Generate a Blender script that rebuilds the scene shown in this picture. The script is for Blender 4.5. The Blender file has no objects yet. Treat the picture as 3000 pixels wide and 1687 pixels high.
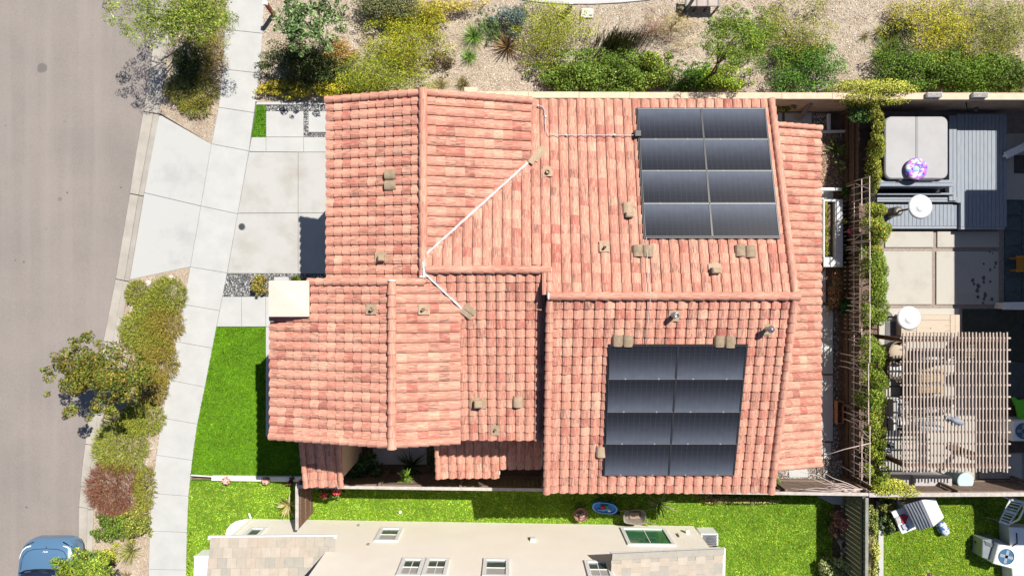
import bpy, bmesh, math, random
import numpy as np
from mathutils import Vector, Matrix
random.seed(7)
R = math.radians
scene = bpy.context.scene
C = scene.collection
H = 24.0            # camera height (m)
F = 2000.0          # focal length in photograph pixels

# ------------------------------------------------------------------ camera, sky, sun, exposure
cam_d = bpy.data.cameras.new('camera'); cam_d.sensor_width = 36; cam_d.lens = 24
cam_d.clip_end = 2000
cam = bpy.data.objects.new('camera', cam_d); C.objects.link(cam)
cam.location = (0, 0, H); cam.rotation_euler = (0, 0, 0)
scene.camera = cam
SUNV = Vector((.434, .472, 1.0)).normalized()
world = bpy.data.worlds.new('World'); scene.world = world; world.use_nodes = True
wn = world.node_tree; wn.nodes.clear()
sky = wn.nodes.new('ShaderNodeTexSky'); sky.sky_type = 'NISHITA'; sky.sun_disc = False
sky.sun_elevation = math.asin(SUNV.z); sky.sun_rotation = math.atan2(SUNV.x, SUNV.y)
bg = wn.nodes.new('ShaderNodeBackground'); bg.inputs['Strength'].default_value = .05
sky.ozone_density = 8; sky.air_density = 1.2
wo = wn.nodes.new('ShaderNodeOutputWorld')
wn.links.new(sky.outputs[0], bg.inputs[0]); wn.links.new(bg.outputs[0], wo.inputs[0])
sun_d = bpy.data.lights.new('sun', 'SUN'); sun_d.energy = 5.0; sun_d.angle = R(.5); sun_d.color = (1, .95, .87)
sun = bpy.data.objects.new('sun', sun_d); C.objects.link(sun)
sun.rotation_euler = SUNV.to_track_quat('Z', 'Y').to_euler(); sun.location = (10, 10, 40)
vs = scene.view_settings
vs.view_transform = 'Standard'; vs.look = 'None'; vs.exposure = .5; vs.gamma = 1; vs.use_curve_mapping = False

# ------------------------------------------------------------------ helpers
def P(x, y, z=0.0):
    "photograph pixel at height z -> world point"
    s = (H - z) / F
    return Vector(((x - 1500) * s, -(y - 843.5) * s, z))
def hit(x, y, zf):
    z = 4.0
    for _ in range(12):
        p = P(x, y, z); z = zf(p.x, p.y)
    return P(x, y, z)
def link(o, parent=None):
    C.objects.link(o)
    if parent: o.parent = parent
    return o
def raw(name, verts, faces, mat=None, parent=None, smooth=False):
    me = bpy.data.meshes.new(name); me.from_pydata([tuple(v) for v in verts], [], faces)
    if mat: me.materials.append(mat)
    if smooth:
        me.polygons.foreach_set('use_smooth', [True] * len(me.polygons))
    me.update()
    return link(bpy.data.objects.new(name, me), parent)
def tag(o, label=None, cat=None, group=None, kind=None):
    if label: o['label'] = label
    if cat: o['category'] = cat
    if group: o['group'] = group
    if kind: o['kind'] = kind
    return o
def empty(name, loc, label, cat, group=None):
    o = bpy.data.objects.new(name, None); o.location = loc; o.empty_display_size = .1
    link(o)
    return tag(o, label, cat, group)
class MB:
    "collects shapes (world coordinates) for one mesh"
    def __init__(s): s.v = []; s.f = []
    def add(s, vs_, fs):
        b = len(s.v); s.v += [Vector(v) for v in vs_]; s.f += [tuple(i + b for i in f) for f in fs]; return s
    def box(s, x0, x1, y0, y1, z0, z1, ch=0.0):
        if ch <= 0:
            return s.add([(x0,y0,z0),(x1,y0,z0),(x1,y1,z0),(x0,y1,z0),(x0,y0,z1),(x1,y0,z1),(x1,y1,z1),(x0,y1,z1)],
                  [(0,3,2,1),(4,5,6,7),(0,1,5,4),(1,2,6,5),(2,3,7,6),(3,0,4,7)])
        return s.prism([(x0,y0),(x1,y0),(x1,y1),(x0,y1)], z0, z1, ch)
    def prism(s, pts, z0, z1, ch=0.0):
        "polygon (any winding) extruded z0..z1, top edge chamfered by ch"
        a = sum(pts[i][0]*pts[(i+1)%len(pts)][1]-pts[(i+1)%len(pts)][0]*pts[i][1] for i in range(len(pts)))
        if a < 0: pts = pts[::-1]
        n = len(pts)
        rings = [[(p[0],p[1],z0) for p in pts]]
        if ch > 0:
            rings.append([(p[0],p[1],z1-ch) for p in pts])
            rings.append([(q[0],q[1],z1) for q in inset(pts, ch)])
        else: rings.append([(p[0],p[1],z1) for p in pts])
        vs_ = sum(rings, []); fs = [tuple(range(n))[::-1], tuple(range((len(rings)-1)*n, len(rings)*n))]
        for k in range(len(rings)-1):
            for i in range(n):
                j = (i+1) % n
                fs.append((k*n+i, k*n+j, (k+1)*n+j, (k+1)*n+i))
        return s.add(vs_, fs)
    def beam(s, a, b, w, h, up=(0,0,1)):
        a = Vector(a); b = Vector(b); d = (b-a).normalized(); up = Vector(up)
        if abs(d.dot(up)) > .98: up = Vector((0,1,0))
        x = d.cross(up).normalized(); y = x.cross(d).normalized()
        c = []
        for p in (a, b):
            for (i, j) in ((-1,-1),(1,-1),(1,1),(-1,1)): c.append(p + x*(i*w/2) + y*(j*h/2))
        return s.add(c, [(0,3,2,1)[::-1],(4,5,6,7)[::-1],(0,1,5,4)[::-1],(1,2,6,5)[::-1],(2,3,7,6)[::-1],(3,0,4,7)[::-1]])
    def tube(s, pts, r, n=8, r2=None):
        pts = [Vector(p) for p in pts]; b = len(s.v); m = len(pts)
        for k, p in enumerate(pts):
            d = (pts[min(k+1,m-1)] - pts[max(k-1,0)]).normalized()
            up = Vector((0,0,1)) if abs(d.z) < .9 else Vector((0,1,0))
            x = d.cross(up).normalized(); y = x.cross(d)
            rr = r if r2 is None else r + (r2-r)*k/max(1,m-1)
            for i in range(n):
                t = 2*math.pi*i/n; s.v.append(p + x*(math.cos(t)*rr) + y*(math.sin(t)*rr))
        for k in range(m-1):
            for i in range(n):
                j = (i+1) % n; s.f.append((b+k*n+i, b+(k+1)*n+i, b+(k+1)*n+j, b+k*n+j))
        s.f.append(tuple(b+i for i in range(n))); s.f.append(tuple(b+(m-1)*n+i for i in range(n))[::-1])
        return s
    def lathe(s, prof, c, n=24, axis=None, close=False):
        "prof: (radius, height) list; axis: direction"
        c = Vector(c); ax = Vector(axis or (0,0,1)).normalized(); up = Vector((1,0,0)) if abs(ax.x) < .9 else Vector((0,1,0))
        x = ax.cross(up).normalized(); y = ax.cross(x); b = len(s.v); m = len(prof)
        for (r, h) in prof:
            for i in range(n):
                t = 2*math.pi*i/n; s.v.append(c + ax*h + x*(math.cos(t)*r) + y*(math.sin(t)*r))
        for k in range(m-1):
            for i in range(n):
                j = (i+1) % n; s.f.append((b+k*n+i, b+k*n+j, b+(k+1)*n+j, b+(k+1)*n+i))
        s.f.append(tuple(b+i for i in range(n))[::-1]); s.f.append(tuple(b+(m-1)*n+i for i in range(n)))
        return s
    def build(s, name, mat, parent=None, smooth=False):
        return raw(name, s.v, s.f, mat, parent, smooth)
def inset(pts, d):
    n = len(pts); out = []
    for i in range(n):
        p0, p1, p2 = Vector(pts[i-1][:2]), Vector(pts[i][:2]), Vector(pts[(i+1)%n][:2])
        e1 = (p1-p0).normalized(); e2 = (p2-p1).normalized()
        n1 = Vector((-e1.y, e1.x)); n2 = Vector((-e2.y, e2.x)); b = n1+n2
        if b.length < 1e-4: b = n1
        b.normalize(); k = d/max(.35, b.dot(n1))
        out.append((p1.x+b.x*k, p1.y+b.y*k))
    return out
def ccw(pts):
    a = sum(pts[i][0]*pts[(i+1)%len(pts)][1]-pts[(i+1)%len(pts)][0]*pts[i][1] for i in range(len(pts)))
    return pts if a > 0 else pts[::-1]
def W2(pts, z=0): return [tuple(P(x, y, z)[:2]) for x, y in pts]
def slab(name, pxpts, z0, z1, mat, parent=None, gap=.0, ch=.006):
    pts = ccw(W2(pxpts, z1))
    if gap: pts = inset(pts, gap)
    return MB().prism(pts, z0, z1, ch).build(name, mat, parent)
# ------------------------------------------------------------------ materials
def M(name, col, col2=None, scale=3.0, rough=.8, bump=0.0, bscale=60.0, metal=0.0, spec=.3, lo=.35, hi=.65, fine=0.0, fscale=90, stretch=None):
    m = bpy.data.materials.new(name); m.use_nodes = True
    nt = m.node_tree; N = nt.nodes; L = nt.links; b = N['Principled BSDF']
    b.inputs['Roughness'].default_value = rough; b.inputs['Metallic'].default_value = metal
    b.inputs['Specular IOR Level'].default_value = spec
    g = N.new('ShaderNodeNewGeometry'); vec = g.outputs['Position']
    if stretch:
        mp = N.new('ShaderNodeMapping'); mp.inputs['Scale'].default_value = stretch
        L.new(vec, mp.inputs[0]); vec = mp.outputs[0]
    out = None
    if col2:
        nz = N.new('ShaderNodeTexNoise'); nz.inputs['Scale'].default_value = scale; nz.inputs['Detail'].default_value = 8; nz.inputs['Roughness'].default_value = .62
        L.new(vec, nz.inputs['Vector'])
        mr = N.new('ShaderNodeMapRange'); mr.inputs[1].default_value = lo; mr.inputs[2].default_value = hi
        L.new(nz.outputs[0], mr.inputs[0])
        mx = N.new('ShaderNodeMix'); mx.data_type = 'RGBA'
        mx.inputs[6].default_value = (*col, 1); mx.inputs[7].default_value = (*col2, 1)
        L.new(mr.outputs[0], mx.inputs[0]); out = mx.outputs[2]
    else:
        rgb = N.new('ShaderNodeRGB'); rgb.outputs[0].default_value = (*col, 1); out = rgb.outputs[0]
    if fine:
        nf = N.new('ShaderNodeTexNoise'); nf.inputs['Scale'].default_value = fscale; nf.inputs['Detail'].default_value = 4; nf.inputs['Roughness'].default_value = .7
        L.new(vec, nf.inputs['Vector'])
        mr2 = N.new('ShaderNodeMapRange'); mr2.inputs[1].default_value = .3; mr2.inputs[2].default_value = .7
        mr2.inputs[3].default_value = 1-fine; mr2.inputs[4].default_value = 1+fine
        L.new(nf.outputs[0], mr2.inputs[0])
        mm = N.new('ShaderNodeMix'); mm.data_type = 'RGBA'; mm.blend_type = 'MULTIPLY'; mm.inputs[0].default_value = 1
        L.new(out, mm.inputs[6]); L.new(mr2.outputs[0], mm.inputs[7]); out = mm.outputs[2]
    L.new(out, b.inputs['Base Color'])
    if bump:
        nb = N.new('ShaderNodeTexNoise'); nb.inputs['Scale'].default_value = bscale; nb.inputs['Detail'].default_value = 5
        L.new(vec, nb.inputs['Vector'])
        bp = N.new('ShaderNodeBump'); bp.inputs['Strength'].default_value = bump; bp.inputs['Distance'].default_value = .02
        L.new(nb.outputs[0], bp.inputs['Height']); L.new(bp.outputs[0], b.inputs['Normal'])
    return m
def leafmat(name, transl=.07, rough=.55):
    m = bpy.data.materials.new(name); m.use_nodes = True
    nt = m.node_tree; N = nt.nodes; L = nt.links; b = N['Principled BSDF']
    a = N.new('ShaderNodeAttribute'); a.attribute_name = 'Col'
    L.new(a.outputs['Color'], b.inputs['Base Color']); b.inputs['Roughness'].default_value = rough
    b.inputs['Specular IOR Level'].default_value = .12
    t = N.new('ShaderNodeBsdfTranslucent'); L.new(a.outputs['Color'], t.inputs[0])
    mx = N.new('ShaderNodeMixShader'); mx.inputs[0].default_value = transl
    L.new(b.outputs[0], mx.inputs[1]); L.new(t.outputs[0], mx.inputs[2])
    L.new(mx.outputs[0], N['Material Output'].inputs[0])
    return m
LEAF = leafmat('leaf')
CHIP = leafmat('chip', 0.0, .9)
BARK = M('bark', (.10,.07,.05), (.2,.15,.11), 20, .9, .4, 60)
CONC = M('concrete_pale', (.41,.41,.398), (.46,.459,.447), 1.6, .85, .15, 120, fine=.05, fscale=60)
DRIVE = M('concrete_driveway', (.42,.415,.40), (.325,.305,.265), 1.1, .85, .15, 120, lo=.45, hi=.8, fine=.05)
APRON = M('concrete_apron', (.425,.428,.415), (.31,.315,.31), .9, .85, .15, 120, lo=.5, hi=.85, fine=.06)
CURB = M('concrete_curb', (.42,.385,.34), (.33,.30,.26), 1.5, .85, .15, 120, fine=.06)
CREAM = M('cream_stucco', (.86,.79,.69), (.90,.84,.75), .6, .9, .2, 200, fine=.03)
TANST = M('tan_stucco', (.55,.38,.24), (.60,.43,.28), 3, .9, .25, 150, fine=.05)
WHITE = M('white_paint', (.76,.76,.74), (.68,.68,.66), 8, .6)
WMETAL = M('white_metal', (.78,.78,.77), None, rough=.35, spec=.5)
DKMET = M('dark_metal', (.025,.025,.027), None, rough=.45, spec=.5)
STEEL = M('steel', (.45,.46,.47), (.35,.36,.37), 12, .35, metal=.8)
WOODG = M('weathered_wood', (.28,.23,.19), (.16,.12,.10), 6, .9, .3, 60, stretch=(8,8,1))
WOODR = M('brown_wood', (.16,.085,.05), (.09,.045,.03), 6, .8, .3, 60)
WOODT = M('tan_wood', (.50,.36,.24), (.38,.26,.16), 6, .8, .2, 60)
CAPW = M('fence_cap_wood', (.50,.46,.43), (.38,.34,.31), 7, .9, .2, 70)
SOIL = M('soil', (.13,.085,.06), (.20,.14,.10), 4, .95, .6, 40, fine=.3)
MULCH = M('mulch', (.46,.395,.31), (.32,.255,.19), 1.3, .95, .8, 45, fine=.25, fscale=40)
BLACK = M('black_plastic', (.012,.012,.014), None, rough=.5)
GLASSD = M('window_glass', (.05,.07,.06), (.09,.11,.10), 3, .08, spec=.6)
GREENW = M('green_glass', (.05,.19,.09), (.03,.12,.06), 2, .1, spec=.5)

def asphalt():
    m = M('asphalt', (.272,.238,.216), (.222,.196,.180), .35, .92, .5, 160, fine=.20, fscale=45, lo=.3, hi=.7)
    nt = m.node_tree; N = nt.nodes; L = nt.links; b = N['Principled BSDF']
    src = b.inputs['Base Color'].links[0].from_socket
    g = N.new('ShaderNodeNewGeometry')
    def mult(src, fac_sock, col):
        mm = N.new('ShaderNodeMix'); mm.data_type = 'RGBA'; mm.inputs[7].default_value = (*col,1)
        L.new(fac_sock, mm.inputs[0]); L.new(src, mm.inputs[6]); return mm.outputs[2]
    # lengthwise traffic streaks
    mp = N.new('ShaderNodeMapping'); mp.inputs['Scale'].default_value = (1.6,.06,1); mp.inputs['Rotation'].default_value = (0,0,R(6))
    L.new(g.outputs['Position'], mp.inputs[0])
    nz = N.new('ShaderNodeTexNoise'); nz.inputs['Scale'].default_value = 1.4; nz.inputs['Detail'].default_value = 5; L.new(mp.outputs[0], nz.inputs['Vector'])
    mr = N.new('ShaderNodeMapRange'); mr.inputs[1].default_value = .45; mr.inputs[2].default_value = .75; mr.inputs[4].default_value = .35
    L.new(nz.outputs[0], mr.inputs[0]); src = mult(src, mr.outputs[0], (.33,.29,.275))
    # small dark spots
    vo = N.new('ShaderNodeTexVoronoi'); vo.inputs['Scale'].default_value = 1.1; vo.inputs['Randomness'].default_value = 1
    L.new(g.outputs['Position'], vo.inputs['Vector'])
    mr = N.new('ShaderNodeMapRange'); mr.inputs[1].default_value = .045; mr.inputs[2].default_value = .025; mr.inputs[4].default_value = .75
    L.new(vo.outputs['Distance'], mr.inputs[0]); src = mult(src, mr.outputs[0], (.05,.045,.045))
    vo2 = N.new('ShaderNodeTexVoronoi'); vo2.inputs['Scale'].default_value = 2.6; L.new(g.outputs['Position'], vo2.inputs['Vector'])
    mr = N.new('ShaderNodeMapRange'); mr.inputs[1].default_value = .06; mr.inputs[2].default_value = .03; mr.inputs[4].default_value = .35
    L.new(vo2.outputs['Distance'], mr.inputs[0]); src = mult(src, mr.outputs[0], (.09,.08,.075))
    # oil stains
    nz2 = N.new('ShaderNodeTexNoise'); nz2.inputs['Scale'].default_value = 6; nz2.inputs['Detail'].default_value = 6; L.new(g.outputs['Position'], nz2.inputs['Vector'])
    for (x, y, r, a) in ((124,200,.19,.62), (176,584,.09,.45), (116,278,.05,.4), (189,357,.05,.35), (400,312,.13,.3), (395,285,.1,.25)):
        d = N.new('ShaderNodeVectorMath'); d.operation = 'DISTANCE'; d.inputs[1].default_value = P(x,y,-.12)
        L.new(g.outputs['Position'], d.inputs[0])
        ad = N.new('ShaderNodeMath'); ad.operation = 'MULTIPLY_ADD'; ad.inputs[1].default_value = .12; L.new(nz2.outputs[0], ad.inputs[0]); L.new(d.outputs['Value'], ad.inputs[2])
        mr = N.new('ShaderNodeMapRange'); mr.inputs[1].default_value = r+.07; mr.inputs[2].default_value = r+.02; mr.inputs[4].default_value = a
        L.new(ad.outputs[0], mr.inputs[0]); src = mult(src, mr.outputs[0], (.10,.095,.09))
    L.new(src, b.inputs['Base Color'])
    return m
ASPH = asphalt()

def tilemat(name='clay_tile'):
    m = bpy.data.materials.new(name); m.use_nodes = True
    nt = m.node_tree; N = nt.nodes; L = nt.links; b = N['Principled BSDF']
    b.inputs['Roughness'].default_value = .8; b.inputs['Specular IOR Level'].default_value = .2
    a1 = N.new('ShaderNodeAttribute'); a1.attribute_name = 'tint'
    a2 = N.new('ShaderNodeAttribute'); a2.attribute_name = 'tint'; a2.attribute_type = 'OBJECT'
    ad = N.new('ShaderNodeVectorMath'); L.new(a1.outputs['Vector'], ad.inputs[0]); L.new(a2.outputs['Vector'], ad.inputs[1])
    sp = N.new('ShaderNodeSeparateXYZ'); L.new(ad.outputs[0], sp.inputs[0])
    cr = N.new('ShaderNodeValToRGB'); e = cr.color_ramp
    stops = [(0,(.38,.13,.10)),(.07,(.46,.185,.138)),(.22,(.525,.245,.178)),(.6,(.56,.272,.198)),(.9,(.585,.30,.218)),(.965,(.60,.365,.26)),(1,(.44,.17,.13))]
    e.elements[0].position = 0; e.elements[0].color = (*stops[0][1],1); e.elements[1].position = 1; e.elements[1].color = (*stops[-1][1],1)
    for p, c in stops[1:-1]:
        q = e.elements.new(p); q.color = (*c,1)
    L.new(sp.outputs[0], cr.inputs[0])
    uv = N.new('ShaderNodeUVMap'); uv.uv_map = 'UVMap'
    su = N.new('ShaderNodeSeparateXYZ'); L.new(uv.outputs[0], su.inputs[0])
    cx = N.new('ShaderNodeCombineXYZ')
    def ma(a, k, off, ko):
        n1 = N.new('ShaderNodeMath'); n1.operation = 'MULTIPLY'; n1.inputs[1].default_value = k; L.new(a, n1.inputs[0])
        n2 = N.new('ShaderNodeMath'); n2.operation = 'MULTIPLY_ADD'; n2.inputs[1].default_value = ko; L.new(off, n2.inputs[0]); L.new(n1.outputs[0], n2.inputs[2]); return n2.outputs[0]
    L.new(ma(su.outputs[0], 6.5, sp.outputs[0], 91.7), cx.inputs[0]); L.new(ma(su.outputs[1], .75, sp.outputs[1], 57.3), cx.inputs[1])
    nz = N.new('ShaderNodeTexNoise'); nz.inputs['Scale'].default_value = 1.3; nz.inputs['Detail'].default_value = 4; nz.inputs['Roughness'].default_value = .65
    L.new(cx.outputs[0], nz.inputs['Vector'])
    # streak strength: rand b decides how smoky the tile is
    th = N.new('ShaderNodeMapRange'); th.inputs[1].default_value = 0; th.inputs[2].default_value = 1; th.inputs[3].default_value = .68; th.inputs[4].default_value = .46
    L.new(sp.outputs[2], th.inputs[0])
    sb = N.new('ShaderNodeMath'); sb.operation = 'SUBTRACT'; L.new(nz.outputs[0], sb.inputs[0]); L.new(th.outputs[0], sb.inputs[1])
    sm = N.new('ShaderNodeMapRange'); sm.inputs[1].default_value = 0; sm.inputs[2].default_value = .10; sm.inputs[4].default_value = .8; L.new(sb.outputs[0], sm.inputs[0])
    mx = N.new('ShaderNodeMix'); mx.data_type = 'RGBA'; mx.inputs[7].default_value = (.16,.10,.08,1)
    L.new(sm.outputs[0], mx.inputs[0]); L.new(cr.outputs[0], mx.inputs[6])
    # second streak family: reddish flash
    nz2 = N.new('ShaderNodeTexNoise'); nz2.inputs['Scale'].default_value = 2.1; nz2.inputs['Detail'].default_value = 3
    mpp = N.new('ShaderNodeMapping'); mpp.inputs['Location'].default_value = (31,17,5); L.new(cx.outputs[0], mpp.inputs[0]); L.new(mpp.outputs[0], nz2.inputs['Vector'])
    rr = N.new('ShaderNodeMapRange'); rr.inputs[1].default_value = .48; rr.inputs[2].default_value = .68; rr.inputs[4].default_value = .65; L.new(nz2.outputs[0], rr.inputs[0])
    mx2 = N.new('ShaderNodeMix'); mx2.data_type = 'RGBA'; mx2.inputs[7].default_value = (.38,.125,.092,1)
    L.new(rr.outputs[0], mx2.inputs[0]); L.new(mx.outputs[2], mx2.inputs[6])
    rc = N.new('ShaderNodeMapRange'); rc.inputs[1].default_value = .50; rc.inputs[2].default_value = .32; rc.inputs[4].default_value = .65; L.new(nz2.outputs[0], rc.inputs[0])
    mx3 = N.new('ShaderNodeMix'); mx3.data_type = 'RGBA'; mx3.inputs[7].default_value = (.64,.40,.285,1)
    L.new(rc.outputs[0], mx3.inputs[0]); L.new(mx2.outputs[2], mx3.inputs[6])
    g = N.new('ShaderNodeNewGeometry')
    gz = N.new('ShaderNodeTexNoise'); gz.inputs['Scale'].default_value = 1.1; gz.inputs['Detail'].default_value = 7; gz.inputs['Roughness'].default_value = .65; L.new(g.outputs['Position'], gz.inputs['Vector'])
    gm = N.new('ShaderNodeMapRange'); gm.inputs[1].default_value = .3; gm.inputs[2].default_value = .7; gm.inputs[3].default_value = .82; gm.inputs[4].default_value = 1.1; L.new(gz.outputs[0], gm.inputs[0])
    gx = N.new('ShaderNodeMix'); gx.data_type = 'RGBA'; gx.blend_type = 'MULTIPLY'; gx.inputs[0].default_value = 1; L.new(mx3.outputs[2], gx.inputs[6]); L.new(gm.outputs[0], gx.inputs[7])
    L.new(gx.outputs[2], b.inputs['Base Color'])
    nb = N.new('ShaderNodeTexNoise'); nb.inputs['Scale'].default_value = 60; L.new(g.outputs['Position'], nb.inputs['Vector'])
    bp = N.new('ShaderNodeBump'); bp.inputs['Strength'].default_value = .15; bp.inputs['Distance'].default_value = .01
    L.new(nb.outputs[0], bp.inputs['Height']); L.new(bp.outputs[0], b.inputs['Normal'])
    return m
TILE = tilemat()

def panelmat():
    m = bpy.data.materials.new('solar_cells'); m.use_nodes = True
    nt = m.node_tree; N = nt.nodes; L = nt.links; b = N['Principled BSDF']
    b.inputs['Roughness'].default_value = .16; b.inputs['Specular IOR Level'].default_value = .35
    uv = N.new('ShaderNodeUVMap'); uv.uv_map = 'UVMap'; s = N.new('ShaderNodeSeparateXYZ'); L.new(uv.outputs[0], s.inputs[0])
    def lines(sock, n, w):
        m1 = N.new('ShaderNodeMath'); m1.operation = 'MULTIPLY'; m1.inputs[1].default_value = n; L.new(sock, m1.inputs[0])
        fr = N.new('ShaderNodeMath'); fr.operation = 'FRACT'; L.new(m1.outputs[0], fr.inputs[0])
        lt = N.new('ShaderNodeMath'); lt.operation = 'LESS_THAN'; lt.inputs[1].default_value = w; L.new(fr.outputs[0], lt.inputs[0]); return lt.outputs[0]
    g = N.new('ShaderNodeNewGeometry')
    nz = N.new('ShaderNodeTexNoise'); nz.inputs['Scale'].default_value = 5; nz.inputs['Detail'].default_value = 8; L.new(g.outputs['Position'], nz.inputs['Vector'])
    # sky reflection painted in: each module pales toward its lower edge
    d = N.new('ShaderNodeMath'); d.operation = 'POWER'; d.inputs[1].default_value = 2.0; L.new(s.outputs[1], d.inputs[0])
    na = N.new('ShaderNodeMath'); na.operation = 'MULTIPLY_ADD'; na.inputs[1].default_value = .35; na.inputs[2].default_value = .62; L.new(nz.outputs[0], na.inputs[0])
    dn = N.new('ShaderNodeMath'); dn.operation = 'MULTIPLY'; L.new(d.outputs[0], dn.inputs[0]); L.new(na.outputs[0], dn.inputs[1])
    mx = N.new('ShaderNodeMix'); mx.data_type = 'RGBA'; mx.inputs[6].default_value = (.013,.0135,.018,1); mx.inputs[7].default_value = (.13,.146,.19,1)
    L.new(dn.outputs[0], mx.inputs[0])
    mx2 = N.new('ShaderNodeMix'); mx2.data_type = 'RGBA'; mx2.inputs[7].default_value = (.10,.105,.12,1)
    k = N.new('ShaderNodeMath'); k.operation = 'MULTIPLY'; k.inputs[1].default_value = .22; L.new(lines(s.outputs[1], 24, .14), k.inputs[0])
    k.inputs[1].default_value = .32; L.new(k.outputs[0], mx2.inputs[0]); L.new(mx.outputs[2], mx2.inputs[6])
    mx3 = N.new('ShaderNodeMix'); mx3.data_type = 'RGBA'; mx3.inputs[7].default_value = (.2,.21,.24,1)
    k2 = N.new('ShaderNodeMath'); k2.operation = 'MULTIPLY'; k2.inputs[1].default_value = .2; L.new(lines(s.outputs[0], 12, .03), k2.inputs[0])
    L.new(k2.outputs[0], mx3.inputs[0]); L.new(mx2.outputs[2], mx3.inputs[6])
    L.new(mx3.outputs[2], b.inputs['Base Color'])
    return m
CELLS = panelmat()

# ------------------------------------------------------------------ vegetation builders
rng = np.random.default_rng(11)
def quads_mesh(name, V, cols, mat, parent=None, nv=4):
    "V: (n,nv,3) one polygon per item, cols: (n,3)"
    n = V.shape[0]; me = bpy.data.meshes.new(name)
    me.vertices.add(n*nv); me.vertices.foreach_set('co', V.astype(np.float32).ravel())
    me.loops.add(n*nv); me.loops.foreach_set('vertex_index', np.arange(n*nv, dtype=np.int32))
    me.polygons.add(n); me.polygons.foreach_set('loop_start', np.arange(0, n*nv, nv, dtype=np.int32))
    me.update(calc_edges=True)
    at = me.attributes.new('Col', 'FLOAT_COLOR', 'POINT')
    c = np.ones((n*nv,4), np.float32); c[:,:3] = np.repeat(cols, nv, axis=0)
    at.data.foreach_set('color', c.ravel())
    me.materials.append(mat)
    return link(bpy.data.objects.new(name, me), parent)
BOOST = 1.4
def nrm(a): return a/np.maximum(1e-6, np.linalg.norm(a, axis=1, keepdims=True))
def palette(cols, n, var=.25):
    cols = np.array(cols); k = rng.integers(0, len(cols), n)
    return np.clip(cols[k]*(1+rng.normal(0, var, (n,1)))*(1+rng.normal(0,.06,(n,3))), .004, .9)
def leaf_verts(pos, nor, size, aspect, droop=0.0):
    n = len(pos); r = nrm(rng.normal(size=(n,3))); t = nrm(np.cross(nor, r)); b = np.cross(nor, t)
    L = size*(.7+.6*rng.random((n,1))); Wd = L/aspect
    base = pos - t*L*.5; tip = pos + t*L*.5
    if droop: tip = tip - np.array([0,0,1])*L*droop
    return np.stack([base, pos+b*Wd*.5+nor*L*.06, tip, pos-b*Wd*.5+nor*L*.06], axis=1)
def clumpset(c, rad, k, sub=.36, zlo=-.1, jit=.15):
    "sub-clumps over the upper half of an ellipsoid"
    out = []
    for i in range(k):
        d = nrm(rng.normal(size=(1,3)))[0]; d[2] = abs(d[2])*(1-zlo)+zlo
        s = .55+.45*rng.random()
        p = (c[0]+d[0]*rad[0]*s*.85, c[1]+d[1]*rad[1]*s*.85, c[2]+d[2]*rad[2]*s*.8)
        q = sub*(.7+.6*rng.random())
        out.append((*p, rad[0]*q*1.05, rad[1]*q*1.05, max(rad[2]*q, .08)))
    for i in range(k):
        a = rng.random()*2*math.pi; s = .85+.35*rng.random(); q = sub*(.25+.35*rng.random())
        out.append((c[0]+math.cos(a)*rad[0]*s, c[1]+math.sin(a)*rad[1]*s, c[2]+rad[2]*(.05+.45*rng.random()), rad[0]*q, rad[1]*q, max(rad[2]*q,.05)))
    return out
def foliage(name, clumps, n, size, cols, parent, aspect=1.9, up=.45, var=.38, mat=None, per_clump=.16):
    cl = np.array(clumps); w = (cl[:,3]*cl[:,4])**.8; w /= w.sum()
    k = rng.choice(len(cl), n, p=w); d = nrm(rng.normal(size=(n,3)))
    d[:,2] = np.where(d[:,2] < -.25, -d[:,2], d[:,2])
    rad = (.55+.5*np.sqrt(rng.random((n,1))))
    pos = cl[k,:3] + d*cl[k,3:6]*rad
    pos[:,2] = np.maximum(pos[:,2], .02)
    nor = nrm(d*.8 + rng.normal(size=(n,3))*.7 + np.array([0,0,up]))
    cc = BOOST*palette(cols, n, var)*(1+rng.normal(0, per_clump, (len(cl),1)))[k]
    return quads_mesh(name, leaf_verts(pos, nor, size, aspect), np.clip(cc,.004,.9), mat or LEAF, parent)
def sprays(name, c, rad, n_sprays, per, size, cols, parent, aspect=3.5, lift=.5, var=.25, arch=.25):
    "many thin twigs radiating from the middle of a low mound, leaves along each"
    c = np.array(c); V = []; K = []
    for i in range(n_sprays):
        a = rng.random()*2*math.pi; s = math.sqrt(rng.random())
        b = c + np.array([math.cos(a)*rad[0]*s*.8, math.sin(a)*rad[1]*s*.8, 0])
        h = rad[2]*(1-.6*s*s)*(.75+.5*rng.random())
        out = np.array([math.cos(a)*s + rng.normal()*.5, math.sin(a)*s + rng.normal()*.5, 0]); out /= max(.2, np.linalg.norm(out))
        tip = b + np.array([0,0,h]) + out*.22*(rad[0]+rad[1])*.5*(.6+.7*rng.random())
        b0 = b + np.array([0,0,h*lift])
        t = (np.arange(per)+.5)/per
        pos = b0[None]*(1-t[:,None]) + tip[None]*t[:,None]; pos[:,2] += np.sin(t*math.pi)*arch*h
        dirv = nrm((tip-b0)[None] + rng.normal(size=(per,3))*np.linalg.norm(tip-b0)*.45)
        nor = nrm(np.cross(dirv, np.cross(np.array([[0,0,1.]]), dirv)) + rng.normal(size=(per,3))*.3)
        bt = np.cross(nor, dirv); L = size*(.7+.6*rng.random((per,1))); w = L/aspect
        V.append(np.stack([pos-dirv*L*.5, pos+bt*w*.5, pos+dirv*L*.5, pos-bt*w*.5], 1))
        K.append(1.15*palette(cols, per, var*.5)*(1+rng.normal(0,var*.6)))
    return quads_mesh(name, np.concatenate(V), np.clip(np.concatenate(K),.004,.9), LEAF, parent)
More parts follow.
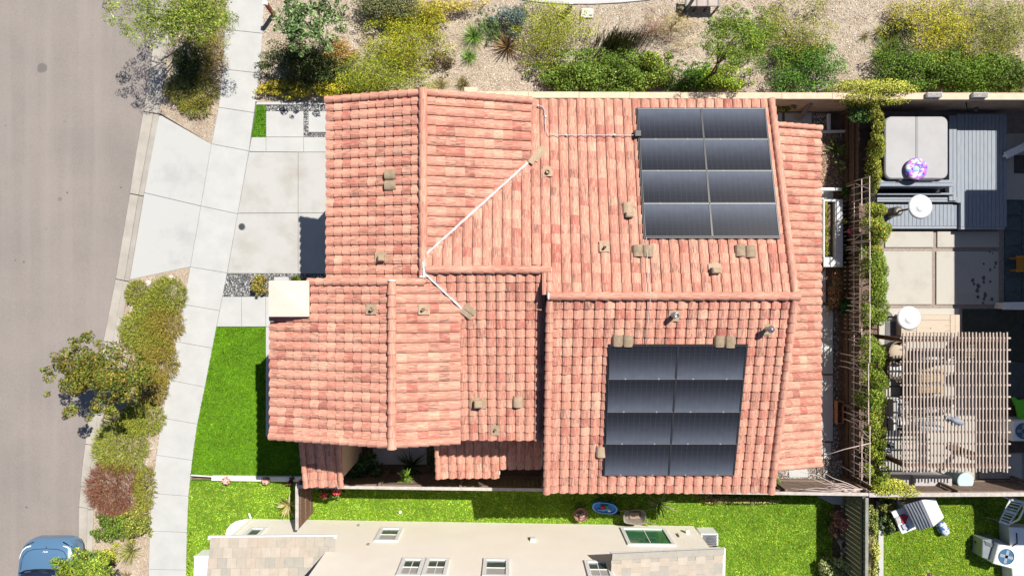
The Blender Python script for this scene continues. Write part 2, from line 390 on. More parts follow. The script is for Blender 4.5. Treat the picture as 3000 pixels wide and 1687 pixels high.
def blades(name, c, n, length, width, cols, parent, spread=.9, base=.08, droop=.6, seg=4, var=.2):
    "arching strap leaves from one crown"
    V = []; K = []; c = np.array(c)
    for i in range(n):
        a = rng.random()*2*math.pi; el = R(90) - spread*rng.random()**.7; Ls = length*(.6+.5*rng.random())
        hd = np.array([math.cos(a), math.sin(a), 0]); side = np.array([-hd[1], hd[0], 0])
        p = c + hd*base*rng.random(); col = palette(cols, 1, var)[0]; pts = [p]
        for s in range(seg):
            e = el - droop*(s/seg)*1.3
            p = p + (hd*math.cos(e) + np.array([0,0,math.sin(e)]))*Ls/seg; p[2] = max(p[2], .015); pts.append(p)
        for s in range(seg):
            w0 = width*(1-(s/seg)**1.5)*.5; w1 = width*(1-((s+1)/seg)**1.5)*.5+.0006
            V.append(np.stack([pts[s]-side*w0, pts[s]+side*w0, pts[s+1]+side*w1, pts[s+1]-side*w1])); K.append(col)
    return quads_mesh(name, np.array(V), np.array(K), LEAF, parent)
def stem_mesh(base, tips, r, parent, name='stem'):
    mb = MB(); base = Vector(base)
    for t in tips:
        t = Vector(t); mid = base.lerp(t, .5) + Vector((random.uniform(-.05,.05), random.uniform(-.05,.05), 0))
        mb.tube([base, mid, t], r, 5, r*.35)
    return mb.build(name, BARK, parent, True)
def scatter_in(pts, dens):
    "random points inside polygon"
    a = np.array(pts); lo = a.min(0); hi = a.max(0); n = int((hi-lo).prod()*dens)
    q = lo + rng.random((n,2))*(hi-lo); ins = np.zeros(n, bool); j = len(a)-1
    for i in range(len(a)):
        c = ((a[i,1] > q[:,1]) != (a[j,1] > q[:,1])) & (q[:,0] < (a[j,0]-a[i,0])*(q[:,1]-a[i,1])/(a[j,1]-a[i,1]+1e-12)+a[i,0]); ins ^= c; j = i
    return q[ins]
def chips(name, pts, dens, z, size, cols, label, cat, aspect=3):
    q = scatter_in(pts, dens); n = len(q)
    pos = np.c_[q, z + .004 + .012*rng.random(n)]
    nor = nrm(np.array([0,0,1.]) + rng.normal(size=(n,3))*.28)
    o = quads_mesh(name, leaf_verts(pos, nor, size, aspect), palette(cols, n, .25), CHIP)
    return tag(o, label, cat, kind='stuff')
def grass(name, pts, dens, z, h, cols, label):
    q = scatter_in(pts, dens); n = len(q)
    a = rng.random(n)*2*math.pi; lean = rng.normal(size=(n,2))*.6*h; w = .009+.009*rng.random(n)
    b = np.c_[q, np.full(n, z)]; sd = np.c_[np.cos(a)*w, np.sin(a)*w, np.zeros(n)]
    tip = b + np.c_[lean, h*(.6+.7*rng.random(n))]
    # slow patchiness of the turf
    ph = np.sin(q[:,0]*2.3+np.sin(q[:,1]*1.7)*2)*np.sin(q[:,1]*2.9+np.cos(q[:,0]*1.3)*2)
    ph2 = np.sin(q[:,0]*7.1+np.sin(q[:,1]*5.3)*3)*np.sin(q[:,1]*8.3+np.cos(q[:,0]*6.1)*3)
    cc = palette(cols, n, .28)*(1+.2*ph[:,None]+.2*ph2[:,None])
    o = quads_mesh(name, np.stack([b-sd, b+sd, tip], 1), np.clip(cc,.004,.9), LEAF, None, 3)
    return tag(o, label, 'grass', kind='stuff')
def pebbles(name, pts, dens, z, size, cols, label):
    q = scatter_in(pts, dens); n = len(q); s = size*(.6+.7*rng.random((n,3))); s[:,2] *= .6
    o8 = np.array([[1,0,0],[-1,0,0],[0,1,0],[0,-1,0],[0,0,1],[0,0,-1]])*.5
    a = rng.random(n)*math.pi; ca, sa = np.cos(a), np.sin(a)
    v = o8[None]*s[:,None,:]; v = np.stack([v[...,0]*ca[:,None]-v[...,1]*sa[:,None], v[...,0]*sa[:,None]+v[...,1]*ca[:,None], v[...,2]], -1)
    v += np.c_[q, np.full(n, z)+.25*s[:,2]][:,None,:]
    tri = np.array([[0,2,4],[2,1,4],[1,3,4],[3,0,4]])
    V = v[:,tri].reshape(-1,3,3)
    o = quads_mesh(name, V, np.repeat(palette(cols, n, .3), 4, axis=0), CHIP, None, 3)
    return tag(o, label, 'gravel', kind='stuff')
def plant(name, px, py, label, cat='shrub', group=None):
    b = P(px, py, 0); e = empty(name, b, label, cat, group); return e, b
# all children are made in world coordinates; parents are Empties at the thing's base (see the last lines)

# ================================================================== THE SETTING
def structure(o): o['kind'] = 'structure'; return o
structure(MB().box(-220, 220, -220, 220, -.6, -.20).build('ground', SOIL))
# street
edge = [(458,-90),(455,0),(451,99),(441,199),(430,269),(420,327),(397,455),(381,562),(339,815),(308,972),(259,1230),(242,1352),(231,1484),(230,1605),(229,1800)]
back = [(500,-90),(498,0),(495,99),(486,199),(474,269),(467,330),(445,455),(422,562),(379,819),(352,985),(296,1265),(285,1352),(273,1526),(271,1621),(270,1800)]
structure(slab('street', [(-900,-400)] + [(edge[0][0],-400)] + edge + [(229,2100),(-900,2100)], -.3, -.12, ASPH, ch=0))
def interp(line, y):
    for (x0,y0),(x1,y1) in zip(line, line[1:]):
        if y0 <= y <= y1: return x0 + (x1-x0)*(y-y0)/(y1-y0)
    return line[-1][0]
# gutter pan and kerb in poured lengths
kerb = structure(bpy.data.objects.new('kerb', None)); link(kerb)
cuts = [-85, 40, 180, 327, 567, 817, 1000, 1160, 1300, 1424, 1484, 1620, 1790]
for y0, y1 in zip(cuts, cuts[1:]):
    k = max(2, int((y1-y0)/60)+1); ys = [y0 + 1.2 + (y1-y0-2.4)*i/(k-1) for i in range(k)]
    flush = y0 >= 327 and y1 <= 817
    ol, ml, bl = [], [], []
    for y in ys:
        sl = .16*(y-y0)  # joints run square to the kerb line
        e = interp(edge, y); bk = interp(back, min(y+8, 1795)); yb = min(y+8, 1795)
        ol.append(P(e, y, -.12)); bl.append(P(bk, yb, .0)); m = P(e+(bk-e)*.62, y+5, -.1); ml.append(m)
    v = []; n = len(ys)
    for i in range(n):
        o_, m_, b_ = ol[i], ml[i], bl[i]
        t = (b_-m_); t.z = 0; t.normalize()
        zt = -.055 if flush else .012
        o_ = o_ + t*.012
        v += [(o_.x,o_.y,-.25),(o_.x,o_.y,-.112),(m_.x,m_.y,-.10),(m_.x+t.x*.03,m_.y+t.y*.03,zt-.02),(m_.x+t.x*.05,m_.y+t.y*.05,zt),(b_.x,b_.y,zt+(.05 if flush else 0)),(b_.x,b_.y,-.25)]
    f = []
    for i in range(n-1):
        for j in range(7):
            a = i*7+j; b = i*7+(j+1)%7; f.append((a, a+7, b+7, b))
    f += [tuple(range(7)), tuple(range((n-1)*7, n*7))[::-1]]
    raw('kerb_stone', v, f, CURB, kerb)
# sidewalk
SWL = [(668,-110),(662,-10),(658,87),(652,203),(640,315),(619,422),(588,604),(557,782),(536,892),(515.5,1001),(495,1113),(474,1224),(457.5,1333),(445,1445),(438,1555),(435,1667),(434,1780)]
SWR = [(780,-100),(774,0),(769,98.5),(759,215),(744,331),(729,443),(696,627),(665,800),(643,910),(622,1020),(600,1134),(578,1242),(563,1348),(552,1453),(547.5,1559),(545,1669),(544,1785)]
sw = structure(bpy.data.objects.new('sidewalk', None)); link(sw)
for i in range(len(SWL)-1):
    slab('slab', [SWL[i], SWR[i], SWR[i+1], SWL[i+1]], -.15, .0, CONC, sw, gap=.006, ch=.008)
structure(slab('joint_bed', SWL + SWR[::-1], -.3, -.02, M('joint_dirt', (.30,.28,.25), (.2,.18,.16), 6), None, ch=0))
# driveway apron, driveway, front walk
dw = structure(bpy.data.objects.new('driveway', None)); link(dw)
for q in ([(466,335),(619,422),(588,604),(422,565)], [(422,565),(588,604),(557,782),(379,820)]):
    slab('slab', q, -.15, -.002, APRON, dw, gap=.006, ch=.008)
for q in ([(729,445),(873,446),(873,624),(696,625)], [(873,446),(1125,446),(1125,624),(873,624)], [(696,625),(873,624),(873,802),(665,801)], [(873,624),(1125,624),(1125,802),(873,802)]):
    slab('slab', q, -.15, .001, DRIVE, dw, gap=.006, ch=.008)
for q in ([(737,402),(779,402),(779,445),(729,444)], [(779,402),(889,402),(889,446),(779,445)], [(889,402),(1125,402),(1125,446),(889,446)], [(779,326),(889,326),(889,402),(779,402)], [(903,326),(1125,326),(1125,388),(903,388)]):
    slab('slab', q, -.15, .0, CONC, dw, gap=.005, ch=.008)
wk = structure(bpy.data.objects.new('front_walk', None)); link(wk)
for q in ([(651,869),(707,869),(707,957),(634,957)], [(707,869),(778,869),(778,957),(707,957)], [(778,869),(1000,869),(1000,957),(778,957)], [(778,957),(990,957),(990,1118),(778,1118)], [(778,1118),(990,1118),(990,1278),(778,1278)], [(802,811),(846,811),(846,824),(802,824)]):
    slab('slab', q, -.15, .0, CONC, wk, gap=.005, ch=.008)
structure(slab('paving_bed', [(466,338),(619,422),(729,443),(770,300),(1125,300),(1125,960),(990,1278),(778,1278),(778,957),(634,957),(665,801),(557,782),(382,818)], -.3, -.03, M('gravel_bed', (.12,.12,.12), (.2,.2,.2), 20, .95, .5, 60), ch=0))
structure(slab('edging', [(752,299),(1000,299),(1000,307),(750,307)], -.1, .01, CONC, ch=.006))
# drain cover in the drive
dr = empty('drain_cover', P(709,664,.002), 'round dark drain cover in the pale driveway slab near the sidewalk', 'drain cover')
MB().lathe([(.125,0),(.125,.008),(.1,.010)], P(709,664,.001), 24).build('rim', STEEL, dr)
MB().lathe([(.095,.0),(.095,.014),(.06,.017)], P(709,664,.001), 24).build('lid', M('drain_dark', (.05,.05,.055), None, rough=.7), dr)
for (x, y, s) in ((702,702,1),(709,701,1.3)):
    pass
# planting grounds
north = [(780,-120),(774,0),(769,98.5),(759,215),(748,299),(1345,299),(1345,322),(3400,322),(3400,-120)]
structure(slab('north_planting_bed', north, -.3, -.02, MULCH, ch=0))
structure(slab('upper_parkway', [(500,-120),(498,0),(495,99),(486,199),(474,269),(467,331),(619,422),(640,315),(652,203),(658,87),(662,-10),(668,-120)], -.3, -.02, MULCH, ch=0))
structure(slab('lower_parkway', [(379,820),(557,782),(536,892),(515.5,1001),(495,1113),(474,1224),(457.5,1333),(445,1445),(438,1555),(435,1667),(434,1800),(271,1800),(271,1621),(273,1526),(285,1352),(296,1265),(352,985)], -.3, -.02, MULCH, ch=0))
structure(slab('house_yard', [(960,310),(2585,325),(2585,1425),(960,1395)], -.3, -.04, SOIL, ch=0))
chc = [(.62,.54,.44),(.52,.42,.31),(.42,.32,.23),(.72,.67,.60),(.26,.18,.12),(.55,.45,.35)]
chips('mulch_chips', W2([(774,-60),(769,98.5),(759,215),(750,297),(1345,299),(1345,268),(3050,270),(3050,-60)]), 620, -.02, .055, chc, 'pale wood chips strewn over the planting bed behind the block wall', 'mulch')
chips('mulch_chips', W2([(500,-60),(486,199),(470,330),(617,420),(640,315),(652,203),(661,-60)]), 620, -.02, .05, chc[:3]+[(.4,.24,.2),(.3,.19,.14)], 'reddish wood chips in the parkway above the driveway', 'mulch')
chips('mulch_chips', W2([(381,822),(555,784),(515.5,1001),(474,1224),(445,1445),(434,1720),(273,1720),(273,1526),(296,1265),(352,985)]), 620, -.02, .05, chc[:3]+[(.4,.26,.2),(.3,.19,.14)], 'wood chips in the parkway below the driveway', 'mulch')
# gravel
gr = [(.05,.05,.055),(.09,.09,.095),(.25,.25,.25),(.5,.5,.48),(.13,.13,.14)]
pebbles('gravel', W2([(780,308),(1000,308),(1000,325),(780,325)]), 1500, -.03, .05, gr, 'grey gravel strip beside the small turf by the north pavers')
pebbles('gravel', W2([(890,327),(902,327),(902,389),(1000,389),(1000,401),(890,401)]), 1500, -.03, .05, gr, 'grey gravel joint between the two north pavers')
pebbles('gravel', W2([(663,803),(1000,803),(1000,868),(652,868)]), 1500, -.03, .05, gr, 'grey gravel bed between the driveway and the front walk')
# lawns
LAWNB = M('turf_base', (.11,.24,.012), (.08,.18,.01), 3, .95, .5, 90, fine=.3)
TURF = [(.115,.26,.004),(.14,.30,.005),(.09,.21,.003),(.175,.34,.008)]
LAWN = [(.33,.48,.03),(.26,.40,.025),(.42,.56,.07),(.18,.30,.015),(.46,.52,.10)]
def lawn(name, pp, cols, lab, dens=2300, h=.035):
    structure(slab(name, pp, -.3, -.012, LAWNB, ch=0)); grass('grass', W2(pp), dens, -.012, h, cols, lab)
lawn('front_lawn', [(634,958),(777,958),(777,1279),(965,1279),(965,1394),(558,1394),(563,1348),(578,1242),(600,1134),(622,1020)], TURF, 'deep green artificial turf of the front yard')
lawn('turf_strip', [(751,308),(779,308),(779,402),(737,402)], [(.07,.2,.01),(.09,.24,.012)], 'small green turf patch between sidewalk and north paver')
lawn('side_lawn', [(557,1408),(884,1408),(884,1396),(2445,1412),(2432,1790),(2100,1790),(2100,1560),(560,1560),(545,1790),(543,1790),(547.5,1559),(552,1453)], LAWN, 'bright green lawn along the cream house')
lawn('front_strip_lawn', [(552,1560),(700,1560),(700,1790),(545,1790)], LAWN, 'bright green lawn in front of the cream house')
lawn('back_lawn', [(2590,1418),(3200,1425),(3200,1800),(2590,1800)], [(.37,.48,.03),(.30,.40,.025),(.46,.56,.07),(.22,.32,.015),(.48,.50,.11)], 'sunny yellow green lawn around the toy playhouse')
# patio of the house on the right
DG = M('granite_fines', (.33,.28,.24), (.24,.20,.17), 12, .95, .6, 80, fine=.2)
structure(slab('patio_bed', [(2578,320),(3500,320),(3500,1428),(2578,1428)], -.3, -.02, DG, ch=0))
PATIO = M('patio_slab', (.42,.40,.355), (.34,.31,.265), 1.3, .85, .15, 120, lo=.5, hi=.85, fine=.05)
pt = structure(bpy.data.objects.new('patio', None)); link(pt)
for q in ([(2593,677),(2735,677),(2735,725),(2593,725)], [(2746,677),(2928,677),(2928,725),(2746,725)], [(2588,736),(2731,736),(2731,892),(2588,892)], [(2743,736),(2927,736),(2927,892),(2743,892)],
          [(2575,903),(2811,903),(2811,1130),(2575,1130)], [(2575,1132),(2865,1132),(2865,1405),(2575,1405)]):
    slab('slab', q, -.15, .03, PATIO, pt, gap=.004, ch=.01)
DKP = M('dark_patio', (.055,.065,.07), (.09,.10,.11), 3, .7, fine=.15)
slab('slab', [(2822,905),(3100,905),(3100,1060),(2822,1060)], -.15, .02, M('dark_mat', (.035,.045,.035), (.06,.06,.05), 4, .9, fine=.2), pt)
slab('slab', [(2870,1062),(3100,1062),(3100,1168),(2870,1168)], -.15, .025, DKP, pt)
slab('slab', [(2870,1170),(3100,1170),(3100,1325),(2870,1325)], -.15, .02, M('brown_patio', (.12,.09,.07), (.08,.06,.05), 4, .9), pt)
slab('slab', [(2868,1327),(2995,1327),(2995,1402),(2868,1402)], -.15, .03, PATIO, pt, gap=.004)
# wet footprints on the shaded slab
WET = M('wet_mark', (.07,.075,.08), None, rough=.25, spec=.5)
for (x, y, rx, ry) in ((2850,821,5,6),(2853,832,4,4),(2866,838,6,7),(2863,851,5.5,6),(2882,814,5.5,6),(2882,826,4,4.5),(2865,870,5,5),(2886,864,5,8),(2883,876,4.5,4.5),(2880,887,4,3.5),(2906,876,4.5,5),(2917,771,3.5,6),(2914,783,3,3),(2901,790,3.5,4.5),(2882,773,3,4),(2899,737,3,2.5),(2908,742,2.5,2.5),(2901,825,4,3.5),(2908,675,0,0)):
    if rx: 
        c = P(x, y, .03); s = 24/2000
        pts = [(c.x+math.cos(t)*rx*s*(1+.2*math.sin(3*t+x)), c.y+math.sin(t)*ry*s*(1+.2*math.cos(2*t+y))) for t in [2*math.pi*i/14 for i in range(14)]]
        MB().prism(pts, .029, .034).build('wet_mark', WET, pt)
# chevron deck tiles
CH = M('chevron_tile', (.05,.075,.085), (.09,.12,.13), 8, .6, fine=.2)
for r_ in range(7):
    for c_ in range(3):
        x0 = 2945+c_*48; y0 = 588+r_*44.5
        t = slab('deck_tile', [(x0,y0),(x0+47,y0),(x0+47,y0+43),(x0,y0+43)], -.05, .03, CH, pt)
        mb = MB(); a = P(x0+2,y0+41,.03); b = P(x0+45,y0+2,.03); w = b.x-a.x; h = b.y-a.y
        for i in range(6):
            yy = a.y + h*(i/6-.25)
            for sgn in (0,1):
                p0 = Vector((a.x+w*.5*sgn, 0, .036)); p1 = Vector((a.x+w*.5*(sgn+1), 0, .036))
                p0.y = yy + (h*.3 if sgn else 0); p1.y = yy + (0 if sgn else h*.3)
                if min(p0.y,p1.y) > a.y-.01 and max(p0.y,p1.y) < b.y+.02: mb.beam(p0, p1, .035, .014)
        if mb.v: mb.build('slat_pattern', M('chevron_slat', (.10,.14,.15), None, rough=.6) if 'chevron_slat' not in bpy.data.materials else bpy.data.materials['chevron_slat'], t)

# ================================================================== THE TILED HOUSE
house = empty('tiled_house', (0, 0, 0), 'two storey house with salmon clay tile roof carrying two solar arrays', 'house')
sA, sN, sB = .28, .296, .29
zA = lambda x, y: 6.30 - sA*abs(x+2.30)
zN = lambda x, y: 5.0 + sN*(5.18-y)
zM = lambda x, y: 6.39 - sN*(.47-y)
zS = lambda x, y: 6.596 - sN*(-.21-y)
zB = lambda x, y: 6.60 - sB*abs(x+3.05)
zE = lambda x, y: 3.55 - .3*(x-7.0)
zD = lambda x, y: 2.9 + .3*(y+5.8)
zC = lambda x, y: 2.9 + .3*(y+6.08)
wm = MB()
for (x0,x1,y0,y1,z1) in ((-4.62,.1,.02,4.82,5.5),(-2.2,6.88,-.22,4.86,4.97),(1.2,6.885,-5.32,-.1,4.97),(-2.6,1.22,-3.86,.1,4.98),(-6.2,-1.78,-3.72,-.05,5.55),(6.8,9.22,-5.2,4.72,2.72),(-2.15,.95,-5.45,-3.8,2.8)):
    wm.box(x0,x1,y0,y1,-.1,z1)
wm.build('wall', M('house_stucco', (.62,.50,.38), (.56,.45,.34), 1.5, .9, .25, 160, fine=.04), house)
# garage door and windows on the street side
gd = MB().box(-4.70,-4.6,.9,4.3,0,2.15).build('garage_door', WHITE, house)
for i in range(4): MB().box(-4.725,-4.70,.95,4.25,.06+i*.52,.54+i*.52,.01).build('door_panel', WHITE, gd)
for (y0,y1) in ((-2.9,-1.6),):
    w_ = MB().box(-6.27,-6.19,y0,y1,.9,2.2).build('window', GLASSD, house); MB().box(-6.30,-6.27,y0-.08,y1+.08,.82,.9).build('sill', WHITE, w_)
roof = bpy.data.objects.new('roof', None); link(roof, house)
FASC = M('fascia', (.55,.42,.33), None, rough=.8); FELT = M('roof_felt', (.06,.035,.028), None, rough=.9)
def deck(pts, zf, th=.12, mat=FELT):
    pts = ccw(pts); n = len(pts)
    v = [(x,y,zf(x,y)-.03) for x,y in pts] + [(x,y,zf(x,y)-.03-th) for x,y in pts]
    f = [tuple(range(n)), tuple(range(n,2*n))[::-1]] + [(i, n+i, n+(i+1)%n, (i+1)%n) for i in range(n)]
    raw('roof_deck', v, f, mat, roof)
deck([(-4.93,.1),(-2.3,.1),(-2.3,5.05),(-4.93,5.05)], zA); deck([(-2.3,.5),(.44,.5),(.44,5.05),(-2.3,5.05)], zA)
deck([(-2.2,.47),(.92,.47),(.92,-.21),(7.2,-.21),(7.2,5.14),(.5,5.14),(.5,3.0)], zN)
deck([(-2.3,.47),(.9,.47),(.9,-4.13),(-1.9,-4.13),(-1.9,0)], zM)
deck([(.92,-.21),(7.2,-.21),(7.2,-5.6),(.92,-5.6)], zS)
deck([(-6.43,-.72),(-5.36,-.72),(-5.36,.16),(-3.05,.16),(-3.05,-3.98),(-6.43,-3.98)], zB); deck([(-3.05,.12),(-2.2,.12),(-1.44,-.4),(-1.44,-3.98),(-3.05,-3.98)], zB)
deck([(6.9,4.98),(9.5,4.98),(9.5,-5.5),(6.9,-5.5)], zE, .1)
deck([(-2.28,-3.8),(.93,-3.8),(.93,-5.48),(-.37,-5.48),(-.37,-5.77),(-2.28,-5.77)], zD, .09, WHITE)
deck([(-6.38,-3.7),(-5.24,-3.7),(-5.24,-6.05),(-6.38,-6.05)], zC, .09, WHITE)
# --- tiles: one shared barrel tile
prof = [(.07,-.025),(.072,.004),(.13,.003),(.20,.006),(.30,.018),(.41,.037),(.53,.053),(.66,.060),(.79,.056),(.91,.046),(1.015,.032),(1.017,-.02)]
PU, PV = .26, .26
def tile_geo():
    v = []; f = []; n = len(prof)
    for (u, h) in prof: v.append((u*PU, -.02, h))
    for (u, h) in prof: v.append((u*PU, PV+.014, h+.042))
    for (u, h) in prof: v.append((u*PU, PV+.008, h-.002))
    for i in range(n-1):
        f.append((i, n+i, n+i+1, i+1)); f.append((n+i, 2*n+i, 2*n+i+1, n+i+1))
    uv = [(u, 0) for u, h in prof]+[(u, 1) for u, h in prof]+[(u, 1.05) for u, h in prof]
    return v, f, uv
TV, TF, TUV = tile_geo()
def cap_geo(r=.115, ln=.30, n=9):
    v = []; f = []; uv = []
    for k, (y, q) in enumerate(((-.02,.80),(ln+.025,1.09),(ln+.02,.82))):
        for i in range(n):
            t = math.pi*i/(n-1); v.append((-math.cos(t)*r*q, y, math.sin(t)*r*q*.95)); uv.append((i/(n-1)*1.4, min(k,1)))
    for k in range(2):
        for i in range(n-1): f.append((k*n+i, (k+1)*n+i, (k+1)*n+i+1, k*n+i+1))
    return v, f, uv
CV, CF, CUV = cap_geo()
def shared(name, v, f, uv):
    me = bpy.data.meshes.new(name); me.from_pydata(v, [], f); me.materials.append(TILE)
    u = me.uv_layers.new(name='UVMap')
    for l in me.loops: u.data[l.index].uv = uv[l.vertex_index]
    me.polygons.foreach_set('use_smooth', [True]*len(me.polygons)); me.update()
    if hasattr(me, 'set_sharp_from_angle'): me.set_sharp_from_angle(angle=R(50))
    return me
tile_me = shared('roof_tile', TV, TF, TUV); cap_me = shared('ridge_tile', CV, CF, CUV)
tiles = []   # (matrix, tint, centre)
def field(o, u, v, lu, lv, keep=None, jit=.008):
    "rows of tiles: o top corner, u along the eave, v down the slope"
    o = Vector(o); u = Vector(u).normalized(); v = Vector(v).normalized(); n = u.cross(v)
    if u.x+u.y > 0: o = o + u*lu; u = -u      # the lap of each tile lies on its lee side
    n = u.cross(v); n = -n if n.z < 0 else n
    nu = max(1, round(lu/PU)); nv = max(1, round(lv/PV)); su = lu/nu/PU; sv = lv/nv/PV
    for j in range(nv):
        for i in range(nu):
            p = o + u*(i*PU*su) + v*(j*PV*sv); c = p + u*(PU*su/2) + v*(PV*sv/2)
            if keep and not keep(c): continue
            p = p + v*random.uniform(-jit,jit) + n*random.uniform(0,.004)
            uu = (u + n*random.uniform(-.012,.012) + v*random.uniform(-.01,.01))
            m = Matrix(((uu.x*su, v.x*sv, n.x, p.x),(uu.y*su, v.y*sv, n.y, p.y),(uu.z*su, v.z*sv, n.z, p.z),(0,0,0,1)))
            tiles.append((m, (random.random(), random.random(), random.random()**1.1), c))
ar1 = (3.45,6.95,1.32,4.93); ar2 = (2.52,6.07,-5.12,-1.48)
def under(c, a): return a[0]+.35 < c.x < a[1]-.35 and a[2]+.35 < c.y < a[3]-.35
def sl(x0, y0, x1, y1, zf): return Vector((x1,y1,zf(x1,y1))) - Vector((x0,y0,zf(x0,y0)))
def slope_field(top0, top1, bot0, zf, keep=None):
    a = Vector((*top0, zf(*top0))); b = Vector((*top1, zf(*top1))); c = Vector((*bot0, zf(*bot0)))
    field(a, b-a, c-a, (b-a).length, (c-a).length, keep)
slope_field((-2.34,.12),(-2.34,5.02),(-4.98,.12), zA)
slope_field((-2.26,.3),(-2.26,5.02),(.48,.3), zA, lambda c: zA(c.x,c.y) > zN(c.x,c.y)-.16)
slope_field((.52,-.16),(7.16,-.16),(.52,5.2), zN, lambda c: not under(c, ar1) and (c.x > .9 or c.y > .5))
slope_field((-2.3,.5),(.52,.5),(-2.3,5.1), zN, lambda c: zN(c.x,c.y) > zA(c.x,c.y)-.14)
slope_field((-2.2,.43),(.88,.43),(-2.2,-4.19), zM, lambda c: c.x > -1.5 or zM(c.x,c.y) > zB(c.x,c.y)-.14)
slope_field((1.06,-.26),(7.16,-.26),(1.06,-5.66), zS, lambda c: not under(c, ar2))
slope_field((-3.1,.12),(-3.1,-3.92),(-6.48,.12), zB, lambda c: not (c.x < -5.30 and c.y > -.76))
slope_field((-3.0,.12),(-3.0,-3.92),(-1.38,.12), zB, lambda c: zB(c.x,c.y) > zM(c.x,c.y)-.14 or c.x < -2.3)
slope_field((6.95,4.9),(6.95,-5.42),(9.56,4.9), zE)
slope_field((-2.2,-3.85),(-.37,-3.85),(-2.2,-5.83), zD); slope_field((-.37,-3.85),(.93,-3.85),(-.37,-5.53), zD)
slope_field((-6.26,-3.75),(-5.36,-3.75),(-6.26,-6.1), zC)
tiles.sort(key=lambda t: -((24-t[2].z)**-2)*t[0].col[2].z)
for m, tint, c in tiles[:300]:
    o = link(bpy.data.objects.new('roof_tile', tile_me), roof); o.matrix_local = m; o['tint'] = tint
def joined(name, items, V, Fc, UV, parent):
    V = np.array(V); nv = len(V); n = len(items)
    co = np.empty((n,nv,3), np.float32); ti = np.ones((n,nv,4), np.float32)
    for k, (m, tint, c) in enumerate(items):
        A = np.array(m); co[k] = V@A[:3,:3].T + A[:3,3]; ti[k,:,:3] = tint
    fa = np.array(Fc); loops = (fa[None]+ (np.arange(n)*nv)[:,None,None]).reshape(-1)
    me = bpy.data.meshes.new(name); me.vertices.add(n*nv); me.vertices.foreach_set('co', co.ravel())
    me.loops.add(len(loops)); me.loops.foreach_set('vertex_index', loops.astype(np.int32))
    me.polygons.add(n*len(fa)); me.polygons.foreach_set('loop_start', np.arange(0, len(loops), 4, dtype=np.int32))
    me.update(calc_edges=True)
    at = me.attributes.new('tint', 'FLOAT_COLOR', 'POINT'); at.data.foreach_set('color', ti.ravel())
    u = me.uv_layers.new(name='UVMap'); u.data.foreach_set('uv', np.array(UV, np.float32)[np.tile(fa.reshape(-1), n)].ravel())
    me.polygons.foreach_set('use_smooth', [True]*len(me.polygons)); me.update()
    me.set_sharp_from_angle(angle=R(50))
    me.materials.append(TILE)
    return link(bpy.data.objects.new(name, me), parent)
rest = joined('roof_tile_courses', tiles[300:], TV, TF, TUV, roof); rest['kind'] = 'stuff'
# --- ridge and rake tiles
def run(a, b, name='ridge_tile', k=1.0, lift=0.03, seg=.30):
    a = Vector(a); b = Vector(b); L_ = (b-a).length; n = max(1, round(L_/seg)); v = (b-a).normalized(); up = Vector((0,0,1)); u = v.cross(up).normalized(); w = u.cross(v)
    for i in range(n):
        p = a + v*(L_*i/n) + w*lift; s = L_/n/.30; uu = u*k; ww = w*k
        m = Matrix(((uu.x, v.x*s, ww.x, p.x),(uu.y, v.y*s, ww.y, p.y),(uu.z, v.z*s, ww.z, p.z),(0,0,0,1)))
        o = link(bpy.data.objects.new(name, cap_me), roof); o.matrix_local = m; o['tint'] = (.45+.5*random.random(), random.random(), random.random()*.6)
run((-2.3,.15,6.34),(-2.3,5.12,6.34)); run((-3.05,.16,6.64),(-3.05,-4.06,6.64)); run((-2.2,.47,6.43),(.98,.47,6.43)); run((.92,-.21,6.64),(7.27,-.21,6.64))
def rake(x0, y0, x1, y1, zf, k=.9, lift=.05): run((x0,y0,zf(x0,y0)), (x1,y1,zf(x1,y1)), 'rake_tile', k, lift, .26)
rake(-2.38,5.06,-4.98,5.06,zA); rake(-2.22,5.06,.5,5.06,zA)
rake(-3.13,-3.98,-6.47,-3.98,zB); rake(-2.97,-3.98,-1.40,-3.98,zB); rake(-3.13,.16,-5.34,.16,zB); rake(-2.97,.16,-2.3,.16,zB)
rake(.96,-.32,.96,-5.66,zS); rake(7.2,-.1,7.2,5.2,zN); rake(7.2,-.32,7.2,-5.66,zS); rake(.96,.45,.96,-.12,zN,.8)
rake(7.0,4.96,9.56,4.96,zE,.75); rake(7.0,-5.47,9.56,-5.47,zE,.75); rake(-2.28,-3.9,-2.28,-5.83,zD,.75); rake(-6.36,-3.8,-6.36,-6.1,zC,.75); rake(-5.27,-3.8,-5.27,-6.1,zC,.75)
run((7.06,4.9,3.60),(7.06,-5.4,3.60),'flashing_tile',.7,.02)
for (c, ax, nm) in (((7.28,-.21,6.66),(1,0,0),0),((.91,-.21,6.66),(-1,0,0),0),((1.0,.47,6.46),(1,0,0),0),((-3.05,-4.07,6.66),(0,-1,0),0),((-2.3,5.13,6.36),(0,1,0),0),((-2.3,.3,6.42),(0,1,0),1),((-3.05,.2,6.68),(0,1,0),0)):
    MB().lathe([(.11,-.03),(.10,.005),(.04,.02)], c, 12, ax).build('mortar_cap', WHITE, roof, True)
